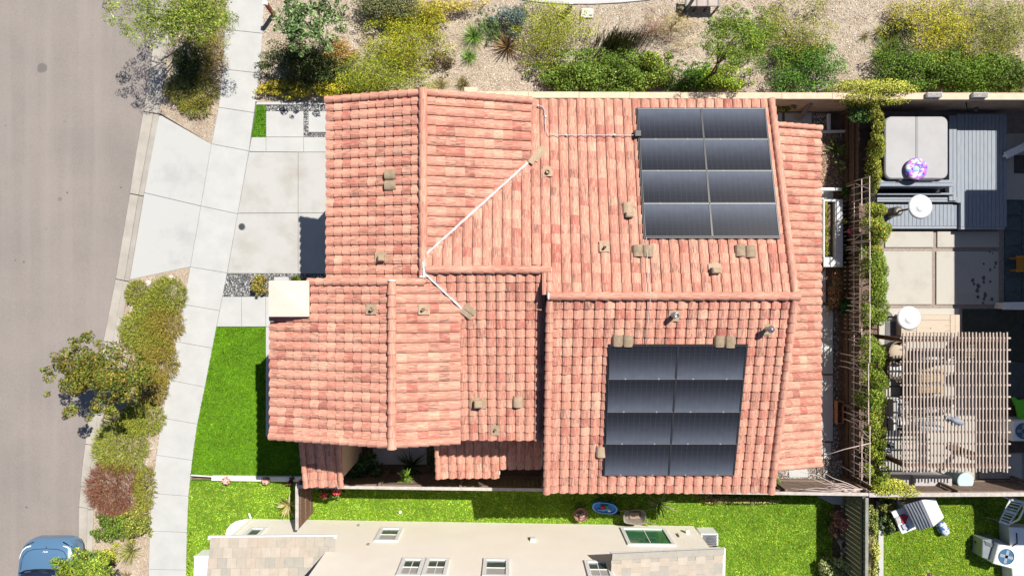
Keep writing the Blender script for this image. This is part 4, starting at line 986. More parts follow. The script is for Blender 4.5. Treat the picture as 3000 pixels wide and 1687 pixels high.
# raised planter
GP = M('planter_grey', (.60,.60,.59), (.46,.47,.48), 2, .8, fine=.08)
rp = empty('raised_planter', P(2430,670), 'long grey raised planter box beside the white slabs', 'planter')
x0, x1, y0, y1 = 10.72, 11.40, .72, 3.05
MB().box(x1-.27,x1,y0,y1,-.05,.50,.015).build('wall', GP, rp); MB().box(x0,x0+.06,y0,y1,-.05,.49,.01).build('wall', GP, rp)
MB().box(x0,x1-.27,y0,y0+.34,-.05,.495,.015).build('wall', GP, rp); MB().box(x0,x1-.27,y1-.08,y1,-.05,.485,.01).build('wall', GP, rp)
MB().box(x0+.06,x1-.27,y0+.34,y1-.08,-.05,.30).build('soil', SOIL, rp)
MB().box(10.3,11.4,3.36,3.46,.32,.42,.01).build('rail', WHITE, rp)
pl = empty('planter_herbs', (10.87,2,.3), 'low yellow green herbs in a row inside the grey planter', 'plant')
foliage('foliage', [(10.87+random.uniform(-.04,.04), 1.2+i*.13, .36, .07,.1,.1) for i in range(14)], 1500, .05, [(.22,.24,.02),(.13,.17,.02),(.3,.28,.04)], pl)
# small plants between path and fence
GROW = 1.2
def bush(name, px, py, rx, ry, h, cols, lab, n=3500, size=.06, k=16, group=None, kind='f', aspect=1.9, cat='shrub', z0=0, sub=.36, var=.38, stems=True):
    b = P(px, py, z0+h*.55); b.z = z0
    e = empty(name, b, lab, cat, group); s = (H-z0-h*.6)/F*GROW; rad = (rx*s, ry*s, h*.9); n = int(n*1.35)
    if kind == 'f':
        cl = clumpset((b.x,b.y,z0+h*.12), rad, k, sub); foliage('foliage', cl, n, size, cols, e, aspect, var=var)
        tips = [c[:3] for c in cl[:6]]
    else:
        sprays('foliage', (b.x,b.y,z0), rad, n//6, 7, size, cols, e, aspect, var=var); tips = [(b.x+random.uniform(-.6,.6)*rad[0], b.y+random.uniform(-.6,.6)*rad[1], z0+h*.7) for _ in range(6)]
    if stems: stem_mesh((b.x,b.y,z0-.04), tips, .018, e)
    return e
def tuft(name, px, py, n, length, width, cols, lab, spread=.9, droop=.6, cat='grass', base=.08, z=0, group=None):
    b = P(px, py, z); e = empty(name, b, lab, cat, group); blades('leaves', (b.x,b.y,z), n, length, width, cols, e, spread, base, droop)
    MB().lathe([(.05,-.03),(.06,.03),(.02,.08)], (b.x,b.y,z), 8).build('crown', BARK, e); return e
bush('fern', 2478,555,14,14,.5,[(.07,.16,.02),(.05,.1,.02)],'small bright green fern at the foot of the fence above the planter',1400,.07,8,aspect=4)
bush('rose', 2462,655,16,14,.7,[(.16,.17,.04),(.25,.2,.06),(.08,.1,.02)],'sparse yellowish rose bush between planter and trellis',700,.06,8)
rb = empty('rose_bloom', P(2489,678,.9), 'round pink rose bloom in front of the trellis', 'flower')
foliage('petals', [(rb.location.x,rb.location.y,.9,.07,.07,.06)], 160, .06, [(.5,.06,.09),(.6,.2,.2),(.4,.03,.06)], rb); MB().tube([(rb.location.x,rb.location.y,0),(rb.location.x,rb.location.y,.88)],.01,5).build('stem',BARK,rb)
bush('aloe', 2471,735,9,16,.5,[(.12,.2,.04),(.09,.16,.04)],'tall pale green leaf plant at the right edge of the planter',500,.12,6,aspect=4)
bush('dry_vine', 2450,840,28,60,.6,[(.17,.08,.05),(.13,.06,.04),(.12,.11,.03),(.2,.12,.06)],'tangled reddish brown dry vine between the slabs and the trellis',1600,.06,14,var=.4)
bush('fern', 2480,892,18,22,.6,[(.02,.06,.02),(.03,.09,.02)],'dark green shrub at the foot of the trellis beside the lower heater',1200,.06,8)
tuft('sword_fern', 2445,440,26,.55,.06,[(.12,.17,.03),(.09,.13,.03)],'arching olive leaves hanging in the shade by the bark litter',1.1,.9,'fern')
bush('seedling', 2466,485,14,14,.5,[(.14,.17,.05),(.2,.2,.08)],'pale sparse seedling near the end of the first trellis',300,.09,6,aspect=3)
bush('wall_vine', 2315,305,52,14,1.3,[(.10,.13,.02),(.06,.08,.02),(.14,.15,.03)],'shaded olive vine hanging down the block wall by the house corner',2200,.06,16)
tb = empty('wooden_trough', P(2475,1190), 'narrow brown wooden trough on the dark soil by the trellis', 'trough')
for (q) in ((10.25+1.28,-3.95,-3.2),):
    MB().box(11.36,11.54,-4.7,-3.98,-.05,.10,.01).build('base', WOODR, tb)
    for (u0,u1,v0,v1) in ((11.33,11.36,-4.73,-3.95),(11.54,11.57,-4.73,-3.95)): MB().box(u0,u1,v0,v1,-.05,.22,.006).build('side_board', M('orange_wood',(.35,.16,.07),(.25,.11,.05),6) if 'orange_wood' not in bpy.data.materials else bpy.data.materials['orange_wood'], tb)
    for (v0,v1) in ((-4.73,-4.70),(-3.98,-3.95)): MB().box(11.36,11.54,v0,v1,-.05,.21,.006).build('end_board', bpy.data.materials['orange_wood'], tb)
# bare twigs in the corner
for i in range(9):
    a = P(2515+random.uniform(-8,25),1436+random.uniform(-6,5),1.5); b = P(2360+random.uniform(-45,120),1390+random.uniform(-10,45),1.75+random.uniform(-.1,.35))
    m1 = a.lerp(b,.4)+Vector((random.uniform(-.1,.1),random.uniform(-.1,.15),.1)); m2 = a.lerp(b,.75)+Vector((random.uniform(-.1,.1),random.uniform(-.1,.1),.05))
    if i == 0:
        tw = empty('bare_shrub', P(2520,1425), 'bare pale branches fanning from the fence corner over the gravel', 'shrub'); MB().tube([P(2500,1405,0), P(2515,1436,1.5)], .03, 6).build('trunk', TRW, tw)
    MB().tube([a,m1,m2,b], .016, 5, .005).build('branch', TRW, tw, True)
bush('corner_shrub', 2272,1408,10,12,.5,[(.08,.18,.02),(.12,.22,.03)],'small bright green shrub at the last corner of the tiled roof',500,.05,6)
# ---- vines over the trellis fence
def hedge(px, py, rx, ry, z, h, cols, lab, n, name='vine_hedge', k=22):
    b = P(px,py,z+h*.5); e = empty(name, (b.x,b.y,0), lab, 'vine'); s = (H-z-h*.5)/F*1.25; n = int(n*1.9); h *= .85
    cl = []
    for i in range(k):
        t = random.uniform(-1,1); w = math.sqrt(max(.05,1-t*t*.8))
        cl.append((b.x+random.uniform(-.62,.62)*rx*s*w, b.y+t*ry*s*.88, z+random.uniform(.1,.9)*h*w, rx*s*.58, max(.25*ry*s, min(rx,ry)*s*.5), h*.38))
    foliage('foliage', cl, n, .052, cols, e, 1.7, up=.9)
    mb = MB()
    for i in range(5): y = b.y+random.uniform(-.8,.8)*ry*s; mb.tube([(11.78,y,-.05),(11.76+random.uniform(-.05,.05),y+random.uniform(-.2,.2),.9),(b.x,y+random.uniform(-.3,.3),z+h*.5)], .016, 5)
    mb.build('stem', BARK, e, True)
vg = [(.14,.20,.022),(.10,.155,.018),(.19,.24,.035),(.07,.10,.012)]; vy = [(.24,.25,.03),(.17,.2,.02),(.30,.28,.05),(.10,.13,.02)]
hedge(2555,270,95,26,1.2,.9,[(.32,.31,.05),(.24,.26,.03),(.38,.36,.08),(.16,.19,.02)],'pale yellow vine spilling over the block wall cap',5200,k=30)
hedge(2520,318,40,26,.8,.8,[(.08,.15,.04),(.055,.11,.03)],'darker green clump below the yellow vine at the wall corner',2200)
hedge(2566,430,17,110,1.2,.8,vy,'thin yellow green vine climbing beside the hot tub cover',3200)
hedge(2566,670,29,62,1.2,.95,vg+[(.3,.2,.03)],'rounded green vine mound beside the upper patio heater',4600)
hedge(2562,835,31,100,1.15,.95,vg,'large rounded green vine mound opposite the patio slabs',7000)
hedge(2560,1100,33,90,1.15,.95,[(.13,.18,.022),(.18,.23,.03),(.085,.13,.015)],'bright green vine mound beside the wicker barrel chairs',6000)
hedge(2564,1230,20,66,1.2,.7,vy+vg,'loose vine with orange leaves beside the pergola',2800)
hedge(2570,1350,23,80,1.1,.9,[(.20,.24,.025),(.15,.19,.02),(.10,.14,.015)],'yellow green vine mound by the grey storage boxes',4800)
hedge(2615,1432,55,18,1.0,.9,[(.28,.30,.03),(.34,.30,.08),(.18,.22,.02)],'yellowish vine tumbling over the fence corner above the playhouse',3600)

# ================================================================== ENTRY COURT
structure(slab('entry_court_slab', [(1092,1240),(1250,1240),(1250,1360),(1092,1360)], -.15, .0, CONC))
dkg = [(.03,.07,.02),(.05,.1,.03),(.02,.045,.015),(.09,.13,.05)]
bush('entry_shrub', 1052,1375,38,40,.9,dkg,'dark leafy shrub beside the porch wall in the entry court',2600,.11,14,aspect=3)
bush('entry_shrub', 1100,1385,22,22,.6,dkg+[(.14,.17,.05)],'small variegated shrub in the middle of the dark entry court',900,.07,9)
tuft('sago_palm', 1204,1362,70,.75,.05,[(.04,.08,.03),(.06,.1,.04),(.03,.05,.02)],'dark spiky palm at the edge of the entry slab',1.2,.5,'palm',.06,.1)
tuft('bright_bromeliad', 1190,1397,26,.42,.06,[(.2,.38,.03),(.16,.32,.03)],'bright lime rosette plant catching sun by the fence',1.1,.6,'plant',.05,.9)
gb = empty('garden_bench', P(1142,1412), 'dark slatted bench against the fence in the entry court', 'bench')
for i in range(4): y = P(0,1398+i*6,.45).y; MB().box(P(1133,0,.45).x,P(1176,0,.45).x,y-.022,y+.022,.42,.45,.005).build('slat', STEEL if i==3 else M('bench_grey',(.2,.2,.21),None,rough=.5) if 'bench_grey' not in bpy.data.materials else bpy.data.materials['bench_grey'], gb)
for x in (1135,1174):
    for y in (1399,1414): p = P(x,y,.45); MB().box(p.x-.02,p.x+.02,p.y-.02,p.y+.02,-.05,.42).build('leg', DKMET, gb)
bush('hedge_plant', 1270,1345,12,30,.5,dkg,'narrow dark hedge between the entry slab and the low roof',800,.05,8)

# ================================================================== SMALL THINGS ON THE LAWNS
def potted(px, py, r, h, zt, mat, lab, name='plant_pot', cat='pot', fill=SOIL):
    b = P(px,py,zt); e = empty(name, (b.x,b.y,b.z-h), lab, cat)
    MB().lathe([(r*.68,0),(r*.95,h*.88),(r*1.03,h*.9),(r*1.03,h),(r*.92,h),(r*.88,h*.86),(r*.6,h*.8)], (b.x,b.y,b.z-h), 28).build('pot', mat, e, False)
    MB().lathe([(r*.86,h*.80),(r*.3,h*.84)], (b.x,b.y,b.z-h), 20).build('soil', fill, e); return e, b
TERRA = M('brown_glaze', (.20,.10,.07), (.28,.15,.11), 6, .5)
e, b = potted(1702,1508,.235,.42,.41,TERRA,'round brown pot with pale soil on the lawn by the cream wall')
bush('dry_sprig', 1702,1508,10,10,.2,[(.5,.38,.36),(.35,.2,.18)],'pale dried sprig in the round brown pot',160,.05,4,z0=.34,stems=False,cat='plant')
suc = [(.42,.22,.20),(.5,.3,.26),(.33,.15,.14),(.25,.2,.12)]
for (x, w) in ((665,'middle of the cream border'),(780,'right part of the cream border')):
    e = empty('succulent', P(x,1405,.14), 'pink rosette succulent on the ' + w, 'succulent', 'succulents on the border'); p = e.location
    foliage('leaves', [(p.x,p.y,.2,.13,.13,.1)], 260, .08, suc, e, 2); MB().lathe([(.10,0),(.12,.06),(.05,.08)], (p.x,p.y,.13), 14).build('root_ball', SOIL, e)
e = empty('white_ball', P(1172,1499,.05), 'small white ball lying on the side lawn', 'ball'); p = e.location
MB().lathe([(.02,-.055),(.045,-.04),(.06,0),(.045,.04),(.02,.055)], (p.x,p.y,.055), 14).build('ball', WMETAL, e, True)
# blue toy water table
tt = empty('toy_water_table', P(1770,1488), 'blue plastic toy water table on the side lawn', 'toy'); BLU = M('blue_plastic', (.02,.20,.62), None, rough=.3, spec=.5); BLL = M('blue_plastic_light', (.12,.42,.85), None, rough=.3, spec=.5)
cc = P(1772,1488,.4); s = 23.6/2000
def blob(sc, n=36): 
    o = []
    for i in range(n):
        t = 2*math.pi*i/n; r_ = 1-.22*abs(math.sin(t))**3; o.append((cc.x+math.cos(t)*36*s*sc*1, cc.y+(math.sin(t)*20*r_+ -4*math.cos(t))*s*sc))
    return o
MB().prism(blob(.97), .12, .33, .01).build('basin', BLU, tt)
v = []; a_ = blob(1.02); b_ = blob(.90); n = len(a_)
mb = MB(); mb.add([(x,y,.33) for x,y in a_]+[(x,y,.40) for x,y in a_]+[(x,y,.40) for x,y in b_]+[(x,y,.33) for x,y in b_], [(k*n+i,k*n+(i+1)%n,((k+1)%4)*n+(i+1)%n,((k+1)%4)*n+i) for k in range(4) for i in range(n)]); mb.build('rim', BLL, tt)
MB().tube([(cc.x-.25,cc.y-.05,.37),(cc.x-.05,cc.y-.08,.38),(cc.x+.12,cc.y-.02,.38),(cc.x+.22,cc.y-.1,.37)],.03,8).build('slide_channel', BLL, tt, True)
MB().lathe([(.07,.33),(.08,.42),(.03,.46)], (cc.x-.07,cc.y+.04,0), 10).build('toy_fish', M('toy_red',(.45,.03,.03)), tt)
MB().lathe([(.05,.33),(.06,.40),(.02,.43)], (cc.x+.08,cc.y+.05,0), 10).build('toy_turtle', M('toy_green',(.05,.3,.05)), tt)
MB().box(cc.x+.1,cc.x+.19,cc.y-.12,cc.y-.06,.34,.42,.01).build('toy_cup', WMETAL, tt)
for (dx,dy) in ((-.28,.12),(.3,.14),(-.25,-.15),(.28,-.12)): MB().lathe([(.035,-.02),(.03,.14)], (cc.x+dx,cc.y+dy,0), 8).build('leg', M('toy_green2',(.12,.35,.06)) if 'toy_green2' not in bpy.data.materials else bpy.data.materials['toy_green2'], tt)
# wheelbarrow
wb = empty('wheelbarrow', P(1858,1515), 'old wheelbarrow with muddy tray parked on the lawn by the green window', 'wheelbarrow'); GAL = M('muddy_steel', (.20,.19,.18), (.32,.27,.22), 6, .6, metal=.2); MUD = M('mud', (.36,.27,.20), (.22,.16,.12), 7, .95, .5, 30)
c0 = P(1860,1514,.62); hl, hw = .37, .25
def rr(sc, z, n=28):
    o = []
    for i in range(n):
        t = 2*math.pi*i/n; x_ = math.copysign(abs(math.cos(t))**.5, math.cos(t)); y_ = math.copysign(abs(math.sin(t))**.5, math.sin(t))
        o.append((c0.x+x_*hl*sc*(1 if x_>0 else 1.02), c0.y+y_*hw*sc*(1 if x_ > -.3 else .9), z))
    return o
a_, b_, c_, d_ = rr(1,.62), rr(.72,.34), rr(1.04,.63), rr(.93,.60); n = len(a_)
mb = MB(); mb.add(b_+a_+c_+d_+rr(.66,.38), [(k*n+i,k*n+(i+1)%n,(k+1)*n+(i+1)%n,(k+1)*n+i) for k in range(4) for i in range(n)]+[tuple(range(n))[::-1], tuple(range(4*n,5*n))]); mb.build('tray', GAL, wb)
MB().box(c0.x-.16,c0.x+.2,c0.y-.13,c0.y+.12,.36,.46,.03).build('dirt_load', MUD, wb)
for sgn in (-1,1):
    MB().tube([(c0.x-.62,c0.y+sgn*.04,.18),(c0.x-.2,c0.y+sgn*.16,.33),(c0.x+.3,c0.y+sgn*.2,.42),(c0.x+.75,c0.y+sgn*.27,.55)],.018,7).build('handle', WOODG, wb, True)
    MB().tube([(c0.x+.22,c0.y+sgn*.18,.4),(c0.x+.3,c0.y+sgn*.2,-.01),(c0.x+.38,c0.y+sgn*.2,.4)],.014,6).build('leg', DKMET, wb, True)
MB().lathe([(.10,-.03),(.17,-.03),(.17,.03),(.10,.03)], (c0.x-.6,c0.y,.17), 20, (0,1,0)).build('wheel', BLACK, wb)
# papyrus and fence plants
tuft('papyrus', 1930,1474,46,.75,.03,[(.22,.24,.08),(.15,.2,.05),(.3,.3,.14),(.08,.12,.03)],'sprawling strappy grass plant by the fence above the wheelbarrow',1.35,.5,'plant',.08,.25)
bush('fence_flowers', 2090,1462,38,9,.45,[(.25,.14,.07),(.35,.25,.15),(.12,.16,.03)],'rusty flowering plants along the foot of the fence',900,.05,14)
bush('fence_flowers', 2200,1466,70,7,.4,[(.3,.26,.1),(.12,.18,.03),(.4,.3,.15)],'yellowish flowering row at the shaded end of the fence',1100,.05,16)
bush('bougainvillea', 972,1443,24,14,.9,[(.08,.13,.03),(.12,.16,.04),(.05,.08,.02)],'small bougainvillea by the gate under the porch roof',800,.06,8)
bl = empty('red_blossoms', P(975,1448,.8), 'red blossoms on the plant beside the gate', 'flowers')
foliage('petals', [(P(949,1449,.9).x,P(949,1449,.9).y,.9,.12,.09,.09),(P(986,1440,.95).x,P(986,1440,.95).y,.95,.14,.1,.09)], 300, .055, [(.62,.04,.06),(.7,.15,.14),(.5,.02,.05)], bl)
tuft('strap_plant', 846,1478,34,.5,.07,[(.45,.40,.18),(.3,.27,.09),(.2,.17,.06)],'yellow strap leaf plant left of the garden gate',1.1,.8,'plant',.1,.15)
bush('dark_sprig', 858,1412,14,10,.5,[(.12,.04,.03),(.07,.05,.03)],'dark reddish sprig at the end of the cream border',300,.06,6)
# strip between the lawns on the right
structure(slab('side_bed', [(2446,1412),(2536,1415),(2536,1800),(2434,1800)], -.3, -.03, SOIL, ch=0))
chips('leaf_litter', W2([(2440,1475),(2505,1475),(2500,1700),(2435,1700)]), 500, -.03, .05, [(.2,.15,.11),(.3,.22,.17),(.12,.09,.07)], 'dark litter in the bed beside the dark green fence', 'leaf litter')
slab_ = tag(slab('concrete_step', [(2392,1452),(2440,1476),(2490,1480),(2490,1450)], -.1, .12, CONC), 'grey concrete corner slab at the end of the side lawn', 'slab')
bush('red_succulent', 2463,1533,27,30,.55,[(.42,.17,.13),(.5,.27,.2),(.3,.1,.08),(.2,.14,.06)],'round coral red succulent beside the dark green fence',1400,.09,12,aspect=2.6)
PG = M('grey_pot', (.20,.21,.21), (.27,.28,.28), 5, .7); potted(2480,1597,.19,.40,.42,PG,'grey tapered pot on the dark bed by the fence')
bush('pale_shrub', 2458,1668,42,30,.8,[(.24,.26,.10),(.34,.34,.16),(.12,.16,.05)],'silvery green shrub at the lower end of the bed by the fence',1800,.10,14,aspect=3)
tag(slab('garden_kerb', [(2573,1470),(2589,1470),(2589,1800),(2575,1800)], -.1, .06, CONC), 'pale concrete kerb between the vine strip and the back lawn', 'kerb')
bush('strip_plant', 2562,1530,14,50,.4,[(.15,.2,.05),(.28,.28,.07),(.08,.12,.03)],'leafy green plants at the top of the pale kerb',1200,.07,12)
bush('strip_plant', 2564,1640,16,60,.45,[(.32,.33,.08),(.4,.4,.14),(.2,.22,.05)],'pale yellow leafy plants at the bottom of the pale kerb',1500,.07,14)
bush('hydrangea', 2605,1478,18,20,.6,[(.22,.24,.06),(.3,.28,.08),(.1,.13,.04)],'yellow green shrub between the fence corner and the playhouse',900,.07,9)
bush('hydrangea', 2602,1535,16,24,.6,[(.12,.17,.05),(.2,.24,.09),(.06,.09,.03)],'green shrub left of the white toy table',800,.07,9)

# ================================================================== PATIO OF THE HOUSE ON THE RIGHT
DECKM = M('deck_board', (.27,.30,.34), (.225,.25,.29), 5, .7, .15, 60, stretch=(6,.6,1), fine=.06)
dk = empty('timber_deck', P(2770,560), 'grey composite deck with steps around the hot tub', 'deck')
def dbox(x0, x1, y0, y1, z0, z1, name='board', ch=.006):
    a = P(x0,y0,z1); b = P(x1,y1,z1); return MB().box(a.x,b.x,b.y,a.y,z0,z1,ch).build(name, DECKM, dk)
FR = M('deck_gap', (.03,.03,.035)); a = P(2585,336,.34); b = P(2944,671,.34)
MB().box(a.x,b.x,b.y,a.y,-.02,.10).build('subframe', FR, dk)
x = 2815.0                                             # right field
while x < 2940: dbox(x, x+10.6, 334, 664, .2, .36); x += 11.3
dbox(2804,2815,334,594,.2,.363,'border_board'); dbox(2815,2945,664.5,672,.2,.362,'border_board')
x = 2572.0                                             # lower landing
while x < 2803: dbox(x, x+10.6, 599, 662, .08, .22); x += 11.3
dbox(2572,2814,662.5,670,.08,.222,'border_board')
for i in range(2): dbox(2781+i*11.3,2791.6+i*11.3,338,588,.2,.42-.0*i,'border_board')
# steps down from the tub platform
for (y0,y1,z,xr) in ((578,592,.36,2806),(565,571,.5,2797),(527,546,.92,2793)):
    n_ = 2 if y1-y0 > 10 else 1
    for i in range(n_): dbox(2570,xr,y0+(y1-y0)*i/n_+.3,y0+(y1-y0)*(i+1)/n_-.3,.1,z,'step_board')
# hot tub under its cover
ht = empty('hot_tub', P(2688,432), 'square hot tub closed with a pale grey folding cover', 'hot tub')
a = P(2594,341,1.12); b = P(2779,524,1.12)
def rsq(x0,x1,y0,y1,r,n=6):
    o = []
    for (cx,cy,t0) in ((x1-r,y1-r,0),(x0+r,y1-r,90),(x0+r,y0+r,180),(x1-r,y0+r,270)):
        for i in range(n+1): t = R(t0+90*i/n); o.append((cx+math.cos(t)*r, cy+math.sin(t)*r))
    return o
TUBC = M('tub_cover_vinyl', (.36,.355,.36), (.32,.315,.32), 1.5, .6, .1, 30, fine=.03)
MB().prism(rsq(a.x+.05,b.x-.05,b.y+.05,a.y-.05,.2), -.02, .96, .02).build('shell', M('tub_shell', (.05,.05,.055)), ht)
xm = (a.x+b.x)/2
for (u0,u1) in ((a.x,xm-.006),(xm+.006,b.x)):
    pts = rsq(a.x,b.x,b.y,a.y,.22); pts = [(min(max(p[0],u0),u1),p[1]) for p in pts]; q = []
    for p in pts:
        if not q or (Vector(p)-Vector(q[-1])).length > 1e-4: q.append(p)
    MB().prism(q, .965, 1.10, .035).build('cover_half', TUBC, ht)
MB().box(xm-.03,xm+.03,b.y+.02,a.y-.02,1.095,1.108).build('fold_seam', M('seam_grey', (.27,.27,.28)), ht)
MB().beam((a.x+.5,b.y-.03,1.0),(b.x-.4,b.y-.03,1.0),.02,.05).build('strap', DKMET, ht)
def floatmat():
    m = M('float_print', (.3,.12,.6), None, rough=.35); nt = m.node_tree; N = nt.nodes; L = nt.links
    v = N.new('ShaderNodeTexVoronoi'); v.inputs['Scale'].default_value = 14; g = N.new('ShaderNodeNewGeometry'); L.new(g.outputs['Position'], v.inputs['Vector'])
    cr = N.new('ShaderNodeValToRGB'); e = cr.color_ramp; e.interpolation = 'CONSTANT'
    e.elements[0].color = (.16,.06,.5,1); e.elements[1].position = .8; e.elements[1].color = (.75,.72,.8,1)
    for p, c in ((.25,(.35,.2,.75,1)),(.42,(.7,.65,.8,1)),(.58,(.6,.15,.45,1)),(.7,(.15,.35,.7,1))): q = e.elements.new(p); q.color = c
    L.new(v.outputs['Color'], cr.inputs[0]); L.new(cr.outputs[0], N['Principled BSDF'].inputs['Base Color']); return m
fl = empty('pool_float', P(2678,497,1.1), 'purple patterned ring float lying on the hot tub cover', 'pool float'); p = fl.location
FLM = floatmat(); prof_ = [(.17+.0*0,.02)]
rp_ = []
for i in range(11): t = math.pi*2*i/10; rp_.append((.235+.14*math.cos(t), .10+.085*math.sin(t)))
MB().lathe(rp_, (p.x,p.y,1.115), 40).build('ring', FLM, fl, True)
MB().lathe([(.14,.0),(.14,.11),(.07,.13)], (p.x,p.y,1.112), 24).build('float_bottom', M('float_clear', (.45,.6,.4), (.2,.35,.55), 9, .2), fl)
# patio heaters
def heater(px, py, lab):
    z = 2.12; c = P(px,py,z); e = empty('patio_heater', (c.x,c.y,.2), lab, 'patio heater', 'patio heaters'); zb = .03 if py > 700 else .22; b = Vector((c.x,c.y,zb))
    MB().lathe([(.22,0),(.22,.04),(.17,.06),(.165,.62),(.155,.66),(.10,.70)], b, 24).build('tank_housing', M('housing_bronze', (.16,.15,.13), None, rough=.4, metal=.5) if 'housing_bronze' not in bpy.data.materials else bpy.data.materials['housing_bronze'], e)
    MB().lathe([(.032,.68),(.032,1.6)], b, 10).build('pole', DKMET, e); MB().lathe([(.10,1.6),(.12,1.82),(.09,1.86)], b, 18).build('burner', STEEL, e)
    pr = [(.385,1.865),(.39,1.875),(.30,1.915),(.155,1.94),(.145,1.962),(.12,1.978),(.03,1.985)]
    MB().lathe(pr, b, 40).build('reflector', M('reflector_white', (.82,.82,.83), None, rough=.3) if 'reflector_white' not in bpy.data.materials else bpy.data.materials['reflector_white'], e, True)
heater(2697,606,'white topped patio heater standing on the grey deck'); heater(2674,933,'white topped patio heater between the deck box and the vine')
# deck box
BX = M('pale_resin', (.50,.42,.33), (.44,.36,.28), 5, .7, stretch=(1,9,1)); 
bx = empty('storage_bench', P(2720,950), 'pale wood grain storage bench above the pergola', 'bench')
a = P(2643,922,.45); b = P(2811,985,.45); MB().box(a.x,b.x,b.y,a.y,.03,.40,.01).build('body', BX, bx)
n_ = 4
for i in range(n_):
    y0 = a.y-(a.y-b.y)*(i+1)/n_; y1 = a.y-(a.y-b.y)*i/n_; MB().box(a.x-.02,b.x-.32,y0+.003,y1-.003,.40,.44,.004).build('lid_board', BX, bx)
for i in range(2): MB().box(b.x-.31+i*.165,b.x-.15+i*.165,b.y,a.y,.40,.445,.004).build('end_board', BX, bx)
a2 = P(2685,951,.45); b2 = P(2769,975,.45); MB().box(a2.x,b2.x,b2.y,a2.y,.44,.452,.004).build('hatch', BX, bx); c = P(2727,961,.46); MB().lathe([(.025,0),(.02,.02)], (c.x,c.y,.452), 10).build('knob', STEEL, bx)
# wall planters and hook lamp
for (x, w) in ((2732,'left'),(2866,'right')):
    e = empty('wall_planter', P(x,281,1.79), 'small white planter box on the wall cap, %s of the two' % w, 'planter', 'planters on the block wall'); p = e.location
    MB().box(p.x-.24,p.x+.24,p.y-.075,p.y+.075,1.79,1.93,.01).build('box', GP, e); MB().box(p.x-.22,p.x+.22,p.y-.055,p.y+.055,1.93,1.936).build('soil', M('pebble_soil', (.45,.42,.38), (.1,.09,.08), 40) if 'pebble_soil' not in bpy.data.materials else bpy.data.materials['pebble_soil'], e)
hk = empty('wall_lamp', (15.3,6.1,0), 'dark hooked lamp on the shaded face of the block wall', 'lamp')
MB().tube([(15.2,6.19,1.15),(15.2,5.98,1.2),(15.42,5.95,1.3)], .02, 7).build('arm', DKMET, hk, True); MB().lathe([(.07,0),(.05,.09),(.02,.11)], (15.46,5.95,1.24), 14).build('shade', DKMET, hk)

# ---- pergola
pg = empty('pergola', P(2798,1180), 'slatted wooden pergola shading the patio furniture', 'pergola'); PGW = M('pergola_wood', (.48,.40,.345), (.35,.28,.24), 4, .8, .2, 60, stretch=(6,.7,6), fine=.1); PGD = M('pergola_beam', (.16,.08,.05), (.10,.05,.03), 5, .8)
zt = 2.5; n_ = 31
for i in range(n_):
    xx = 2646 + (2950-2646)*i/(n_-1); a = P(xx,974+random.uniform(-2,1),zt); b = P(xx,1381+random.uniform(-2,3),zt)
    MB().beam(a+Vector((0,0,random.uniform(-.004,.004))), b, .036, .045).build('slat', PGW, pg)
for i in range(12):
    yy = 990 + (1368-990)*i/11; a = P(2637,yy,zt-.046); b = P(2960,yy,zt-.046); MB().beam(a, b, .05, .045).build('purlin', PGW, pg)
for yy in (996,1362):
    a = P(2650,yy,zt-.17); b = P(2948,yy,zt-.17); MB().beam(a, b, .09, .15).build('beam', PGD, pg)
for (xx,yy) in ((2652,996),(2652,1362),(2944,996),(2944,1362)):
    p = P(xx,yy,zt-.25); MB().beam(p, (p.x,p.y,-.02), .13, .13, (0,1,0)).build('post', PGD, pg)
# furniture below
WICK = M('wicker', (.24,.19,.14), (.15,.115,.085), 30, .8, .4, 120); WC = M('white_cushion', (.62,.60,.57), (.55,.53,.50), 6, .9); BC = M('black_cushion', (.02,.02,.024), (.05,.05,.055), 7, .9); TBW = M('teak', (.45,.32,.19), (.36,.25,.14), 5, .7)
for (x,y,w) in ((2622,1030,'upper'),(2618,1080,'lower')):
    c = P(x,y,.35); e = empty('barrel_chair', (c.x,c.y,0), 'tan wicker barrel chair beside the pergola, %s of the pair' % w, 'chair', 'wicker barrel chairs')
    MB().lathe([(.26,.0),(.36,.25),(.38,.40),(.33,.42),(.30,.40)], (c.x,c.y,.03), 22).build('seat_shell', WICK, e)
    MB().lathe([(.30,.40),(.26,.47),(.1,.49)], (c.x,c.y,.03), 20).build('cushion', WC if w=='lower' else M('tan_cushion',(.4,.33,.25)), e, True)
    v = MB(); m_ = 12
    for k,(r_,z) in enumerate(((.38,.40),(.42,.72),(.37,.72),(.33,.42))):
        for i in range(m_+1): t = R(60+240*i/m_); v.v.append(Vector((c.x+math.cos(t)*r_, c.y+math.sin(t)*r_, z)))
    for k in range(3):
        for i in range(m_): q = k*(m_+1)+i; v.f.append((q,q+1,q+m_+2,q+m_+1))
    v.build('back', WICK, e)
ct = empty('coffee_table', P(2726,1118), 'tan slatted wooden table under the pergola', 'table'); a = P(2688,1082,.42); b = P(2765,1155,.42)
for i in range(7): y0 = a.y-(a.y-b.y)*(i+1)/7; y1 = a.y-(a.y-b.y)*i/7; MB().box(a.x,b.x,y0+.012,y1-.006,.38,.42,.005).build('slat', TBW, ct)
for (xx,yy) in ((a.x+.06,a.y-.06),(b.x-.06,a.y-.06),(a.x+.06,b.y+.06),(b.x-.06,b.y+.06)): MB().box(xx-.03,xx+.03,yy-.03,yy+.03,.03,.38).build('leg', TBW, ct)
